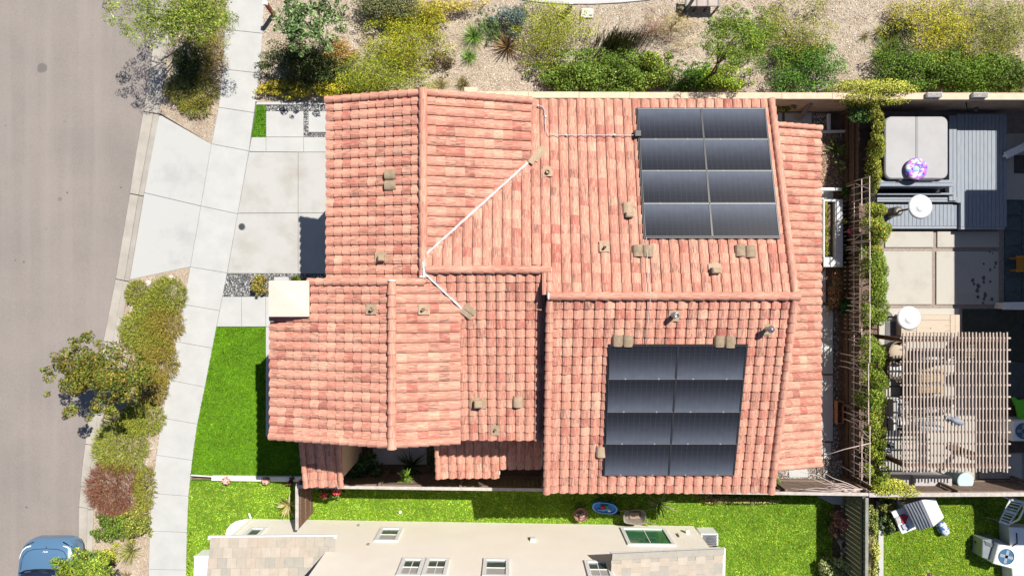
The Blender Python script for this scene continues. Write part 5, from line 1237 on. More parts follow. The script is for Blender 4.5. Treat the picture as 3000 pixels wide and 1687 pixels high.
def sofa(x0,y0,x1,y1,lab,back,mat,cm,n=2,name='outdoor_sofa'):
    a = P(x0,y0,.4); b = P(x1,y1,.4); e = empty(name, ((a.x+b.x)/2,(a.y+b.y)/2,0), lab, 'sofa' if name == 'outdoor_sofa' else 'chair')
    MB().box(a.x,b.x,b.y,a.y,.12,.30,.01).build('frame', mat, e)
    for (xx,yy) in ((a.x+.05,a.y-.05),(b.x-.05,a.y-.05),(a.x+.05,b.y+.05),(b.x-.05,b.y+.05)): MB().box(xx-.03,xx+.03,yy-.03,yy+.03,.03,.12).build('leg', mat, e)
    horiz = abs(b.x-a.x) > abs(a.y-b.y)
    for i in range(n):
        if horiz: MB().box(a.x+(b.x-a.x)*i/n+.02,a.x+(b.x-a.x)*(i+1)/n-.02,b.y+.03,a.y-.03,.30,.44,.04).build('cushion', cm, e)
        else: MB().box(a.x+.03,b.x-.03,b.y+(a.y-b.y)*i/n+.02,b.y+(a.y-b.y)*(i+1)/n-.02,.30,.44,.04).build('cushion', cm, e)
    if back == 'N': MB().box(a.x,b.x,a.y-.14,a.y,.44,.75,.03).build('backrest', mat, e)
    if back == 'S': MB().box(a.x,b.x,b.y,b.y+.14,.44,.75,.03).build('backrest', mat, e)
    if back == 'W': MB().box(a.x,a.x+.14,b.y,a.y,.44,.75,.03).build('backrest', mat, e)
    if back == 'E': MB().box(b.x-.14,b.x,b.y,a.y,.44,.75,.03).build('backrest', mat, e)
    return e
STRIPE = M('striped_cushion', (.03,.03,.035), (.5,.5,.5), 9, .9, lo=.48, hi=.52, stretch=(3,.2,1))
sofa(2678,1022,2790,1062,'dark sofa with pale cushions along the upper beam of the pergola','N',BC,WC,3)
sofa(2655,1060,2682,1165,'black narrow sofa left of the tan slatted table','W',BC,BC,2)
sofa(2602,1166,2665,1215,'low white framed lounge chair with black striped cushions','W',WC,STRIPE,1,'lounge_chair')
sofa(2678,1168,2790,1212,'black sofa with striped cushions below the tan slatted table','N',BC,STRIPE,3)
sofa(2600,1222,2665,1255,'white and black garden chair beside the dark mat','W',WC,STRIPE,1,'lounge_chair')
sofa(2680,1225,2748,1256,'grey ribbed bench below the black sofa','S',M('rib_grey',(.35,.37,.4),(.5,.52,.55),14,.8,stretch=(3,.2,1)),M('rib_blue',(.3,.34,.4),(.55,.57,.6),12,.8,stretch=(3,.2,1),lo=.47,hi=.53),3)
rt = empty('side_table', P(2822,1102), 'small dark round side table on the pale slab', 'table'); c = P(2822,1102,.45); MB().lathe([(.19,.42),(.20,.44),(.18,.45)], (c.x,c.y,0), 24).build('top', BC, rt); MB().lathe([(.12,.03),(.03,.06),(.03,.42)], (c.x,c.y,0), 12).build('pedestal', DKMET, rt)
fr_ = empty('wicker_rack', P(2862,1035), 'brown wicker rack near the upper right of the pergola', 'rack'); a = P(2826,1012,.7); b = P(2900,1045,.7); MB().box(a.x,b.x,b.y,a.y,.03,.1).build('base', WOODR, fr_)
for i in range(5): y = a.y-(a.y-b.y)*i/4; MB().beam((a.x,y,.7),(b.x,y,.7),.04,.04).build('slat', WICK, fr_)
for (xx,yy) in ((a.x,a.y),(b.x,a.y),(a.x,b.y),(b.x,b.y)): MB().beam((xx,yy,.1),(xx,yy,.7),.05,.05,(0,1,0)).build('post', WOODR, fr_)
tag(MB().beam(P(2778,1302,.06)+Vector((0,0,.02)), P(2860,1338,.06)+Vector((0,0,.02)), .22, .10).build('timber_ramp', PGD), 'dark brown timber lying diagonally on the slab under the pergola', 'timber')
tag(slab('outdoor_mat', [(2578,1252),(2650,1252),(2650,1278),(2578,1278)], .031, .045, M('mat_charcoal', (.07,.07,.08), (.1,.1,.11), 9, .95)), 'charcoal outdoor mat left of the pergola slats', 'mat')
tag(slab('outdoor_mat', [(2594,942),(2643,942),(2643,1015),(2592,1015)], .031, .045, M('mat_grey', (.12,.115,.12), (.15,.145,.15), 9, .95)), 'dark grey mat left of the storage bench', 'mat')
for (x,y,w) in ((2602,1336,'lower'),(2612,1306,'upper')):
    c = P(x,y,.5); e = empty('metal_planter', (c.x,c.y,0), 'silvery round planter basket by the pergola post, %s one' % w, 'planter', 'silver planters'); r_ = .19 if w=='lower' else .13
    MB().lathe([(r_*.7,.03),(r_,.42),(r_*1.05,.45),(r_*.9,.45),(r_*.85,.36)], (c.x,c.y,0), 20).build('basket', STEEL, e); foliage('leaves', [(c.x,c.y,.45,r_*.7,r_*.7,.1)], 160, .07, [(.4,.42,.42),(.2,.22,.2),(.05,.06,.05)], e)
# plush toy on top of the slats
tyo = empty('plush_toy', P(2805,1233,2.55), 'grey blue plush fish lying on top of the pergola slats', 'toy'); d0 = P(2783,1226,2.6); d1 = P(2822,1240,2.6); ax = (d1-d0)
MB().lathe([(.02,0),(.07,.08),(.10,.22),(.09,.34),(.05,.44),(.02,.47)], d0, 14, tuple(ax)).build('body', M('plush_grey', (.28,.31,.36), (.2,.22,.26), 8, .95), tyo, True)
for sg in (-1,1): MB().beam(d0.lerp(d1,.5), d0.lerp(d1,.4)+Vector((.03,.14*sg,0)), .09, .03).build('fin', bpy.data.materials['plush_grey'], tyo)
MB().beam(d0, d0+Vector((-.10,.10,.02)), .08, .03).build('tail', bpy.data.materials['plush_grey'], tyo)
# storage boxes and bin by the fence
LG = M('resin_grey', (.42,.40,.40), (.36,.34,.34), 4, .7)
for (x0,y0,x1,y1,lab,h) in ((2596,1390,2676,1420,'long pale grey box below the pergola shadow by the vine',.55),(2680,1395,2790,1434,'large grey storage cabinet against the fence below the pergola',.75)):
    a = P(x0,y0,h); b = P(x1,y1,h); e = empty('storage_box', ((a.x+b.x)/2,(a.y+b.y)/2,.03), lab, 'storage box', 'storage boxes by the fence')
    MB().box(a.x+.02,b.x-.02,b.y+.02,a.y-.02,.0,h-.06,.01).build('body', LG, e); MB().box(a.x,b.x,b.y,a.y,h-.06,h,.02).build('lid', LG, e)
bn = empty('round_bin', P(2815,1385), 'round teal planter bin with a pale rim by the fence', 'bin'); c = P(2828,1408,.75); TEAL = M('teal_metal', (.10,.17,.19), (.16,.24,.26), 5, .5)
MB().lathe([(.22,.0),(.26,.66),(.275,.68),(.275,.72),(.25,.72),(.24,.68),(.21,.3)], (c.x,c.y,.03), 28).build('body', TEAL, bn); MB().lathe([(.205,.32),(.1,.33)], (c.x,c.y,.03), 20).build('soil', SOIL, bn)
MB().lathe([(.24,.72),(.28,.735),(.255,.75)], (c.x,c.y,.03), 28).build('rim', M('teal_pale', (.42,.52,.56), None, rough=.4), bn)
# right edge
ga = empty('orange_chair', P(2985,772), 'orange wooden chair at the right edge on the chevron tiles', 'chair'); OR = M('orange_wood2', (.5,.24,.03), (.4,.18,.02), 5, .6)
a = P(2980,753,.42); b = P(3030,794,.42); MB().box(a.x,b.x,b.y,a.y,.38,.42,.01).build('seat', OR, ga)
for (xx,yy) in ((a.x+.03,a.y-.03),(a.x+.03,b.y+.03),(b.x-.03,a.y-.03),(b.x-.03,b.y+.03)): MB().box(xx-.03,xx+.03,yy-.03,yy+.03,.03,.38).build('leg', OR, ga)
for yy in (a.y,b.y): MB().box(a.x-.17,b.x,yy-.035,yy+.035,.60,.64,.008).build('arm', OR, ga); MB().box(a.x-.02,a.x+.03,yy-.03,yy+.03,.42,.60).build('arm_post', OR, ga)
MB().box(b.x-.04,b.x,b.y,a.y,.42,.85,.01).build('backrest', OR, ga)
lp = empty('lime_slide', P(2985,1200), 'lime green toy slide at the right edge', 'toy'); LM = M('lime_plastic', (.12,.55,.03), None, rough=.35)
pts = W2([(2966,1166),(2974,1163),(2984,1172),(3010,1170),(3060,1180),(3060,1245),(3000,1240),(2985,1222),(2978,1190)], .5); MB().prism(pts, .42, .5, .02).build('bed', LM, lp)
for (x,y) in ((2995,1190),(3045,1195),(3000,1230),(3045,1235)): c = P(x,y,.4); MB().lathe([(.04,.02),(.04,.42)], (c.x,c.y,0), 8).build('leg', LM, lp)
def condenser(px, py, r, lab, ang=0, blue=True, sx=1.2, sy=1.0):
    c = P(px,py,.8); e = empty('condenser_unit', (c.x,c.y,0), lab, 'air conditioner', 'condenser units'); w = r*1.3
    co = [(c.x+(math.cos(ang)*i-math.sin(ang)*j)*w, c.y+(math.sin(ang)*i+math.cos(ang)*j)*w) for i,j in ((-1,-1),(1,-1),(1,1),(-1,1))]
    MB().prism(co, -.02, .78, .03).build('cabinet', WMETAL, e)
    MB().lathe([(r,.775),(r,.80),(r*.93,.80),(r*.93,.785),(r*.2,.785)], (c.x,c.y,0), 28).build('fan_well', M('fan_blue', (.05,.13,.22), None, rough=.4) if 'fan_blue' not in bpy.data.materials else bpy.data.materials['fan_blue'], e)
    mb = MB()
    for k in range(4): t = ang+k*math.pi/2; mb.beam((c.x,c.y,.795),(c.x+math.cos(t)*r*.85,c.y+math.sin(t)*r*.85,.795),.10,.008)
    mb.build('fan_blades', M('fan_grey', (.25,.3,.36), None, rough=.4) if 'fan_grey' not in bpy.data.materials else bpy.data.materials['fan_grey'], e); return e
condenser(2999,1262,.27,'white condenser unit at the right edge beyond the pergola')
# ---- the house on the right, only its shade and an eave corner reach the picture
eh = empty('right_house', (20,1,0), 'house at the right edge, its roof beyond the herringbone tiles', 'house')
MB().box(18.7,26,-6.2,4.9,-.1,5.2).build('wall', CREAM, eh); MB().box(20.2,26,4.9,6.0,-.1,5.2).build('wall', CREAM, eh)
MB().box(17.9,26.5,-1.9,5.75,5.35,5.5).build('roof', ftm[0], eh); MB().box(18.62,26.5,-6.5,-1.9,5.35,5.5).build('roof', ftm[0], eh); MB().box(19.0,26.5,5.75,8.4,5.35,5.5).build('roof', ftm[0], eh)  # northmost roof box is added unseen, shaping the diagonal shade on the deck
wbn = empty('low_roof_edge', P(2990,440), 'white roof edge stand-in set low at the right edge on the pale terrace', 'bench'); p0 = P(2946,456,.5); p1 = P(3030,415,.5); MB().beam(p0, p1, .24, .06).build('seat', WHITE, wbn)  # stands in for a roof edge, kept low so its shadow stays small
for t in (.08,.92): q_ = p0.lerp(p1,t); MB().beam(q_-Vector((0,0,.03)), (q_.x,q_.y,.08), .08, .2, (p1-p0)).build('leg', WHITE, wbn)
tag(slab('stone_step', [(2948,392),(3100,388),(3100,585),(2948,585)], -.1, .1, PATIO), 'pale stone terrace at the right edge beside the deck', 'terrace')
tag(slab('door_mat', [(2972,455),(3060,455),(3060,508),(2972,508)], .1, .12, M('door_mat_dark', (.05,.045,.04), (.1,.09,.08), 20, .95)), 'dark ribbed mat on the pale stone terrace', 'mat')
lb = empty('low_wall', P(2975,895), 'white low wall at the right edge under the herringbone tiles', 'wall'); q = ccw(W2([(2942,887),(3080,885),(3080,906),(2940,905)], .45)); MB().prism(q, -.05, .42, .0).build('wall_body', CREAM, lb); MB().prism(inset(q,-.02), .42, .47, .01).build('coping', WHITE, lb)

# ================================================================== BACK LAWN TOYS
ph = empty('playhouse', P(2700,1520), 'toy playhouse with grey shingled gable roof on the back lawn', 'playhouse')
A1 = P(2649,1478,.95); A2 = P(2688,1553,.95); B1 = P(2701,1458,1.35); B2 = P(2735,1541,1.35); C1 = P(2739,1458,1.0); C2 = P(2766,1515,1.0)
B1 = P(2700,1464,1.35); GRM = M('play_roof', (.42,.44,.47), (.38,.40,.43), 6, .6); GRL = M('play_roof_pale', (.55,.56,.57), (.5,.51,.52), 6, .6)
def sheet(q, mat, name, th=.03): 
    n = (q[1]-q[0]).cross(q[2]-q[0]).normalized(); n = -n if n.z < 0 else n
    return MB().add([*q, *[p-n*th for p in q]], [(0,1,2,3),(7,6,5,4),(0,4,5,1),(1,5,6,2),(2,6,7,3),(3,7,4,0)]).build(name, mat, ph)
sheet([A1,A2,B2,B1], GRM, 'roof_slope'); sheet([B1,B2,C2,C1], GRL, 'roof_slope')
for k in range(1,6):
    a = A1.lerp(B1,k/6)+Vector((0,0,.02)); b = A2.lerp(B2,k/6)+Vector((0,0,.02)); MB().beam(a, b, .008, .012).build('shingle_line', M('shingle_edge', (.26,.27,.29)) if 'shingle_edge' not in bpy.data.materials else bpy.data.materials['shingle_edge'], ph)
cen = (A1+A2+C1+C2)/4
for q in ((A1,A2),(C1,C2),(A1,C1),(A2,C2)):
    a = cen.lerp(q[0],.82); b = cen.lerp(q[1],.82); a = Vector((a.x,a.y,.45)); b = Vector((b.x,b.y,.45)); MB().beam(a, b, .04, .94).build('wall', M('play_wall', (.66,.62,.6)) if 'play_wall' not in bpy.data.materials else bpy.data.materials['play_wall'], ph)
tw_ = empty('toy_table', P(2645,1525), 'white toy kitchen table with a red cloth beside the playhouse', 'table'); q = ccw(W2([(2612,1500),(2655,1480),(2684,1548),(2643,1564)], .6)); MB().prism(q, .54, .60, .01).build('top', WMETAL, tw_)
for p in inset(q,.07): MB().beam((p[0],p[1],-.02),(p[0],p[1],.54),.05,.05,(0,1,0)).build('leg', WMETAL, tw_)
rc = P(2648,1518,.62); tag(MB().prism(W2([(2635,1510),(2650,1505),(2661,1512),(2655,1532),(2644,1533),(2641,1518)], .64), .602, .64, .012).build('red_cloth', M('red_fabric', (.62,.06,.09), (.5,.04,.07), 9, .9)), 'crumpled red cloth on the white toy table', 'cloth')
tag(MB().prism(W2([(2640,1537),(2655,1531),(2664,1545),(2648,1553)], .63), .602, .66, .01).build('toy_bin', M('toy_pale', (.55,.57,.65), (.1,.1,.2), 9, .6)), 'pale toy bin at the lower end of the white toy table', 'toy')
tag(MB().prism(W2([(2622,1516),(2634,1511),(2641,1532),(2630,1538)], .63), .602, .65, .01).build('toy_stove', M('toy_grey', (.3,.3,.32), (.5,.5,.5), 12, .5)), 'grey toy stove on the left of the white toy table', 'toy')
e = empty('toy_bag', P(2765,1540), 'blue and white bag leaning on the playhouse', 'bag'); c = P(2764,1545,.2); MB().lathe([(.08,0),(.17,.1),(.18,.3),(.12,.45),(.04,.5)], (c.x-.09,c.y+.16,.06), 14, (.35,-.7,.25)).build('body', M('bag_blue', (.06,.14,.35), (.6,.62,.66), 7, .7, lo=.47, hi=.53), e, True); MB().beam((c.x-.05,c.y+.1,.02),(c.x+.05,c.y-.15,.02),.2,.08).build('base', M('bag_pale',(.5,.55,.6)), e)
cr_ = empty('brown_crate', P(2620,1552), 'dark brown crate beside the white toy table', 'crate'); q = ccw(W2([(2604,1538),(2618,1528),(2634,1552),(2616,1560)], .3)); MB().prism(q, -.02, .12).build('base', WOODR, cr_)
for i in range(4): a = q[i]; b = q[(i+1)%4]; MB().beam((a[0],a[1],.2),(b[0],b[1],.2),.03,.2).build('side_board', WOODR, cr_)
# white climbing frame
cf = empty('climbing_ladder', P(2950,1510), 'white metal ladder of a play set leaning toward the fence', 'ladder')
a0 = P(2960,1462,1.15); a1 = P(2928,1525,.55); c0_ = P(2998,1470,1.15); c1_ = P(2955,1535,.55)
for (u,v) in ((a0,a1),(c0_,c1_)): MB().tube([u,v,Vector((v.x-.06,v.y-.06,-.02))], .028, 8).build('side_rail', WMETAL, cf, True)
for k in range(9): t = k/8; MB().tube([a0.lerp(a1,t), c0_.lerp(c1_,t)], .022 if k%4 else .05, 6).build('rung', WMETAL, cf, True)
MB().tube([c0_, P(3000,1490,1.15), P(2985,1520,1.0), c1_], .03, 8).build('hoop', WMETAL, cf, True)
MB().tube([a0,(a0.x,a0.y,-.02)],.025,7).build('post', WMETAL, cf, True); MB().tube([c0_,(c0_.x,c0_.y,-.02)],.025,7).build('post', WMETAL, cf, True)
# grey house part and its condenser at the lower right
wbx = empty('white_outbuilding', P(2990,1620), 'white outbuilding corner at the lower right edge', 'building'); q = ccw(W2([(2960,1545),(3060,1552),(3060,1760),(2975,1760),(2962,1600)], .55)); MB().prism(q, -.05, .5).build('wall', M('white_render', (.68,.69,.71), (.62,.63,.65), 3, .8), wbx); MB().prism(inset(q,-.03), .5, .56, .02).build('roof', WMETAL, wbx)
MB().tube([P(2978,1560,.57),P(2980,1590,.57),P(2965,1600,.57)], .02, 6).build('cable', DKMET, wbx, True)
gbx = empty('grill_cart', P(2900,1610), 'grey metal grill cart beside the condenser on the back lawn', 'grill'); q = ccw(W2([(2882,1582),(2926,1580),(2968,1603),(2968,1660),(2935,1652),(2880,1634)], .6)); MB().prism(q, .05, .55, .02).build('cabinet', M('cart_grey', (.26,.29,.30), (.22,.25,.26), 5, .45, metal=.3), gbx)
for k in range(3): a = P(2886+k*2,1584+k*5,.6); b = P(2922+k*4,1600+k*5,.6); MB().beam((a.x,a.y,.57),(b.x,b.y,.57),.03,.03).build('rail', STEEL, gbx)
for p in inset(q,.06)[::2]: MB().lathe([(.04,-.02),(.04,.05)], (p[0],p[1],0), 8).build('foot', DKMET, gbx)
condenser(2949,1630,.27,'white condenser unit with a blue fan beside the grey grill cart', R(-15))
e = empty('ball_basket', P(2873,1592), 'small cream ball in a dark dish at the corner of the grill cart', 'toy'); c = P(2873,1590,.3); MB().lathe([(.1,0),(.12,.25),(.10,.27)], (c.x,c.y,-.02), 14).build('dish', DKMET, e); MB().lathe([(.03,.22),(.09,.28),(.07,.35),(.02,.38)], (c.x+.02,c.y,-.02), 14).build('ball', M('cream_ball',(.65,.52,.4)), e, True)
tuft('dry_tuft', 2722,1682,24,.22,.03,[(.4,.36,.16),(.3,.3,.1)],'small straw coloured tuft growing in the back lawn',1.2,.6,'grass',.1)

# ================================================================== NORTH PLANTING BED
LIME = [(.22,.25,.02),(.17,.215,.018),(.125,.175,.015),(.28,.28,.03)]; YEL = [(.36,.31,.025),(.29,.265,.02),(.42,.35,.045),(.21,.215,.02)]; OLV = [(.19,.20,.03),(.14,.16,.025),(.24,.24,.05)]
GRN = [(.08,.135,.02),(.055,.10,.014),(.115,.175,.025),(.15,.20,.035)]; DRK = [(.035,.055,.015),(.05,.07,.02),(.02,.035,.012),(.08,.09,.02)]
nb = 'shrubs in the planting bed'
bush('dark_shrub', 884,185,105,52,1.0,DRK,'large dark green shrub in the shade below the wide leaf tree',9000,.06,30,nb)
bush('gold_shrub', 845,258,68,20,.5,YEL+[(.3,.2,.04)],'low golden hedge in front of the dark shrub',3200,.055,18,nb)
bush('rust_shrub', 990,160,46,40,.7,[(.34,.2,.07),(.28,.18,.05),(.22,.16,.05)],'rusty brown dry shrub beside the dark shrub',2600,.05,14,nb)
bush('gold_shrub', 1010,255,80,24,.6,YEL,'yellow hedge running into the gable end of the tiled roof',4200,.055,20,nb)
bush('lime_shrub', 1115,215,112,62,1.2,LIME,'big lime green shrub against the gable end',10000,.055,30,nb,aspect=2.6)
bush('lime_shrub', 1190,120,96,68,1.15,YEL[:2]+LIME,'big yellow lime shrub above the ridge of the tiled roof',9500,.055,30,nb,aspect=2.6)
bush('gold_shrub', 1215,40,70,40,.9,YEL,'bright yellow shrub at the top of the picture',4500,.055,18,nb,aspect=2.6)
bush('grey_shrub', 1118,25,90,46,.95,[(.10,.11,.045),(.07,.085,.03),(.14,.14,.06)],'dull olive shrub at the top behind the wide leaf tree',5500,.06,22,nb)
bush('gold_shrub', 1330,12,70,26,.6,[(.4,.34,.06),(.3,.26,.05),(.45,.36,.1)],'thin straw yellow shrub at the top edge',2000,.05,16,nb)
bush('dark_shrub', 1290,180,34,26,.45,[(.10,.09,.03),(.06,.05,.02),(.14,.1,.05)],'small brownish shrub in the shadow right of the lime shrub',1200,.05,10,nb)
bush('sage_shrub', 1438,78,36,36,.5,[(.10,.16,.05),(.07,.12,.04)],'small grey green shrub between the grass tufts and the blue shrub',1400,.05,10,nb)
bush('blue_shrub', 1498,45,46,40,.75,[(.10,.15,.13),(.07,.10,.09),(.14,.19,.17)],'blue green shrub behind the bronze flax',2600,.055,14,nb)
bush('round_shrub', 1615,92,92,76,1.1,[(.25,.27,.02),(.19,.23,.02),(.30,.29,.05),(.14,.17,.015)],'round olive lime shrub right of the bronze flax',9500,.055,30,nb,aspect=2.8)
bush('dry_shrub', 1910,85,42,44,.6,[(.22,.13,.10),(.28,.18,.13),(.16,.09,.07)],'purplish bare dry shrub right of the reeds',1500,.05,12,nb,aspect=4)
bush('dry_shrub', 1975,75,62,48,.7,[(.34,.26,.12),(.27,.23,.08),(.38,.3,.16)],'straw coloured dry shrub left of the feathery tree',3000,.05,16,nb,aspect=4)
bush('hedge_shrub', 1690,210,100,48,1.0,GRN,'glossy green shrub at the left end of the bed by the wall',7000,.07,26,nb)
bush('hedge_shrub', 1810,205,92,52,1.0,GRN,'glossy green shrub in the middle above the block wall',7000,.07,26,nb)
bush('hedge_shrub', 1905,205,60,46,.9,GRN+[(.3,.3,.03)],'glossy green shrub with yellow tips left of the feathery tree',4200,.07,18,nb)
bush('lime_low', 1640,222,40,30,.6,[(.3,.33,.03),(.22,.27,.02)],'yellowish low shrub at the end of the glossy hedge',1400,.06,10,nb)
bush('hedge_shrub', 2020,225,70,34,.7,[(.05,.11,.012),(.08,.16,.015),(.03,.07,.01)],'dark green shrub below the feathery tree by the wall',3200,.065,16,nb)
bush('hedge_shrub', 2120,225,66,32,.7,[(.16,.24,.02),(.1,.17,.015),(.24,.28,.03)],'light green shrub below the feathery tree near its right trunk',3200,.065,16,nb)
bush('olive_shrub', 2330,85,88,82,1.1,OLV+[(.28,.28,.04)],'large olive shrub right of the feathery tree',8000,.055,28,nb,aspect=2.8)
bush('hedge_shrub', 2366,200,100,60,1.0,[(.05,.13,.02),(.08,.19,.02),(.03,.08,.012),(.12,.22,.03)],'dark green spreading shrub above the leaning board',8000,.065,28,nb,aspect=2.4)
bush('gold_shrub', 2730,75,105,78,1.1,YEL+[(.3,.32,.03)],'big golden shrub at the top above the hot tub',9500,.055,30,nb,aspect=2.6)
bush('olive_shrub', 2910,85,115,80,1.1,OLV+LIME[:2],'big olive shrub at the top right corner',10000,.055,30,nb,aspect=2.8)
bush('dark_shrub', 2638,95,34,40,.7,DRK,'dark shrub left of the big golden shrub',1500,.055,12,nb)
bush('hedge_shrub', 2690,205,98,58,1.0,GRN[:3],'deep green hedge shrub left of the wall planters',8000,.065,28,nb)
bush('hedge_shrub', 2840,212,95,52,1.0,[(.09,.155,.018),(.125,.19,.025),(.06,.11,.012)],'bright green hedge shrub above the right wall planter',7500,.065,26,nb)
bush('hedge_shrub', 2965,215,80,50,1.0,GRN,'bright green hedge shrub at the right edge above the wall',6000,.065,22,nb)
tg = 'grass tufts in the planting bed'
tuft('grass_tuft', 1388,108,220,.62,.014,[(.16,.3,.04),(.1,.22,.03),(.26,.36,.08)],'tall bright green grass tuft, upper of the two beside the lime shrub',1.1,.5,'grass',.09,0,tg)
tuft('grass_tuft', 1376,168,150,.45,.014,[(.16,.3,.04),(.1,.22,.03),(.26,.36,.08)],'short bright green grass tuft, lower of the two beside the lime shrub',1.1,.5,'grass',.08,0,tg)
tuft('grass_tuft', 1292,255,140,.42,.014,[(.34,.28,.12),(.22,.22,.08),(.4,.33,.16)],'dry straw grass tuft just above the roof ridge end',1.3,.5,'grass',.1,0,tg)
tuft('grass_tuft', 1358,247,120,.36,.014,[(.2,.17,.06),(.12,.12,.03),(.26,.22,.08)],'brownish grass tuft beside the wall end pillar',1.3,.5,'grass',.1,0,tg)
tuft('grass_tuft', 2592,158,260,.8,.014,[(.22,.3,.05),(.15,.24,.03),(.32,.38,.1)],'large windswept green grass tuft left of the deep green hedge',1.2,.6,'grass',.12,0,tg)
tuft('grass_tuft', 2532,108,70,.3,.012,[(.28,.24,.08),(.2,.18,.06)],'tiny dry grass tuft on the bare chips',1.1,.5,'grass',.06,0,tg)
tuft('grass_tuft', 2575,95,90,.4,.012,[(.36,.36,.12),(.28,.28,.08)],'pale wispy grass tuft at the top of the bare chips',1.1,.6,'grass',.1,0,tg)
tuft('bronze_flax', 1487,140,90,.72,.035,[(.26,.15,.07),(.16,.09,.05),(.35,.25,.10),(.10,.06,.04)],'bronze sword leaf flax on the pale chips',1.25,.25,'flax',.07)
rd_ = empty('reed_clump', P(1812,135), 'clump of upright dark green reeds behind the glossy hedge', 'reeds'); p = rd_.location; V = []; K = []
for i in range(520):
    bx_ = p.x + random.gauss(0,.42); by_ = p.y + random.gauss(0,.16); h = random.uniform(.6,1.25); lx = random.gauss(0,.06); ly = random.gauss(.02,.05); w = .008
    V.append([(bx_-w,by_,0),(bx_+w,by_,0),(bx_+w*.6+lx,by_+ly,h),(bx_-w*.6+lx,by_+ly,h)]); K.append(random.choice([(.05,.09,.03),(.09,.12,.04),(.2,.17,.07),(.03,.05,.02)]))
quads_mesh('stalks', np.array(V), np.array(K), LEAF, rd_)
MB().lathe([(.45,-.02),(.4,.03),(.1,.05)], (p.x,p.y,-.01), 14).build('root_mat', SOIL, rd_)
# ---- trees
def tree(name, base, lean, h, crown, n, size, cols, lab, aspect=2.4, k=34, sub=.3, tr=.06, limbs=9, up=.7, trunks=1):
    b = P(*base, 0); e = empty(name, b, lab, 'tree'); top = Vector((b.x+lean[0], b.y+lean[1], h)); mb = MB(); fork = b.lerp(top, .42)
    for t in range(trunks):
        o = Vector((t*.22,t*.1,0)); mb.tube([b+o+Vector((0,0,-.05)), b.lerp(fork,.5)+o*.7+Vector((.03,-.02,0)), fork+o*.3], tr, 9, tr*.7)
    cl = clumpset((top.x,top.y,h-crown[2]*.35), crown, k, sub, zlo=-.45)
    mb2 = mb
    for c in cl[:limbs]: mid = fork.lerp(Vector(c[:3]),.5)+Vector((random.uniform(-.1,.1),random.uniform(-.1,.1),.1)); mb2.tube([fork,mid,Vector(c[:3])], tr*.55, 6, .012)
    mb2.build('trunk', BARK, e, True); foliage('crown', cl, n, size, cols, e, aspect, up=up); return e
tree('wide_leaf_tree', (957,142), (.15,-.02), 2.7, (1.1,.95,.55), 2600, .13, [(.10,.16,.05),(.07,.12,.04),(.17,.23,.09),(.05,.08,.03)], 'open tree with broad grey green leaves at the top left of the bed', 2.6, 30, .24, .045, 14)
tree('feathery_tree', (2062,240), (.1,.35), 3.3, (1.05,.8,.7), 13000, .075, [(.13,.195,.02),(.09,.15,.018),(.18,.24,.03),(.06,.10,.012)], 'feathery bright green tree behind the solar array', 4, 40, .3, .045, 12, trunks=2)
tree('street_tree', (570,62), (.55,-.5), 2.8, (1.75,1.25,.7), 15000, .08, [(.17,.22,.03),(.12,.17,.02),(.24,.28,.05),(.09,.13,.02)], 'street tree at the top casting a shadow on the street', 3.6, 44, .28, .06, 14)
tree('street_tree', (412,1092), (.0,.15), 2.4, (1.5,1.15,.6), 9500, .10, [(.085,.105,.015),(.15,.105,.02),(.06,.08,.01),(.20,.14,.03),(.11,.145,.02),(.075,.10,.015)], 'street tree with bronze leaf tips overhanging the street', 2.4, 34, .25, .055, 14)
tree('kerb_tree', (332,1655), (-.2,.42), 1.55, (.95,.62,.42), 5200, .085, [(.11,.18,.02),(.16,.22,.03),(.075,.13,.015),(.22,.23,.03)], 'bright green young tree overhanging the blue car', 2.4, 26, .32, .045, 10)
GROW = 1.3
# ---- parkway above the driveway
bush('parkway_shrub', 612,70,50,62,.6,[(.20,.22,.03),(.14,.17,.02),(.27,.25,.04)],'yellow green shrub at the top of the upper parkway strip',4500,.05,22,'parkway shrubs',aspect=3)
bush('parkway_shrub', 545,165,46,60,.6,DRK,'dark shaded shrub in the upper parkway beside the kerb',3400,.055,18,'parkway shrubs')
bush('parkway_shrub', 602,170,42,50,.5,[(.32,.22,.07),(.26,.2,.05),(.2,.17,.04)],'straw brown shrub in the upper parkway beside the sidewalk',2600,.05,16,'parkway shrubs',aspect=3)
bush('ground_rosemary', 560,265,72,40,.35,[(.22,.21,.03),(.17,.17,.025),(.28,.25,.05)],'low straggling groundcover above the driveway apron',3600,.06,18,'parkway shrubs','s',4)
bush('ground_rosemary', 570,315,42,24,.3,[(.24,.22,.03),(.18,.18,.025)],'lowest straggling groundcover tip near the apron corner',1500,.06,10,'parkway shrubs','s',4)
GROW = 1.25
# ---- parkway below the driveway
CO = [(.26,.28,.035),(.19,.22,.03),(.33,.33,.06),(.13,.16,.02)]; CB = [(.26,.25,.035),(.32,.23,.05),(.16,.17,.025),(.26,.15,.04)]
pk = 'groundcover in the lower parkway'
bush('ground_rosemary', 400,860,32,36,.3,CO,'small olive groundcover at the kerb below the apron',2000,.07,10,pk,'s',5)
bush('ground_rosemary', 488,865,52,50,.35,CO,'olive groundcover mat nearest the driveway apron',4200,.07,10,pk,'s',5)
bush('ground_rosemary', 470,950,62,50,.35,CB,'bronze tinged groundcover mat beside the sidewalk',4600,.07,10,pk,'s',5)
bush('ground_rosemary', 408,968,56,54,.35,CO,'olive groundcover mat beside the kerb above the street tree',4600,.07,10,pk,'s',5)
bush('ground_rosemary', 462,1060,52,62,.35,CB,'brownish groundcover mat beside the street tree',4600,.07,10,pk,'s',5)
bush('ground_rosemary', 440,1140,44,46,.35,CB,'brownish groundcover mat in the shade of the street tree',3000,.07,10,pk,'s',5)
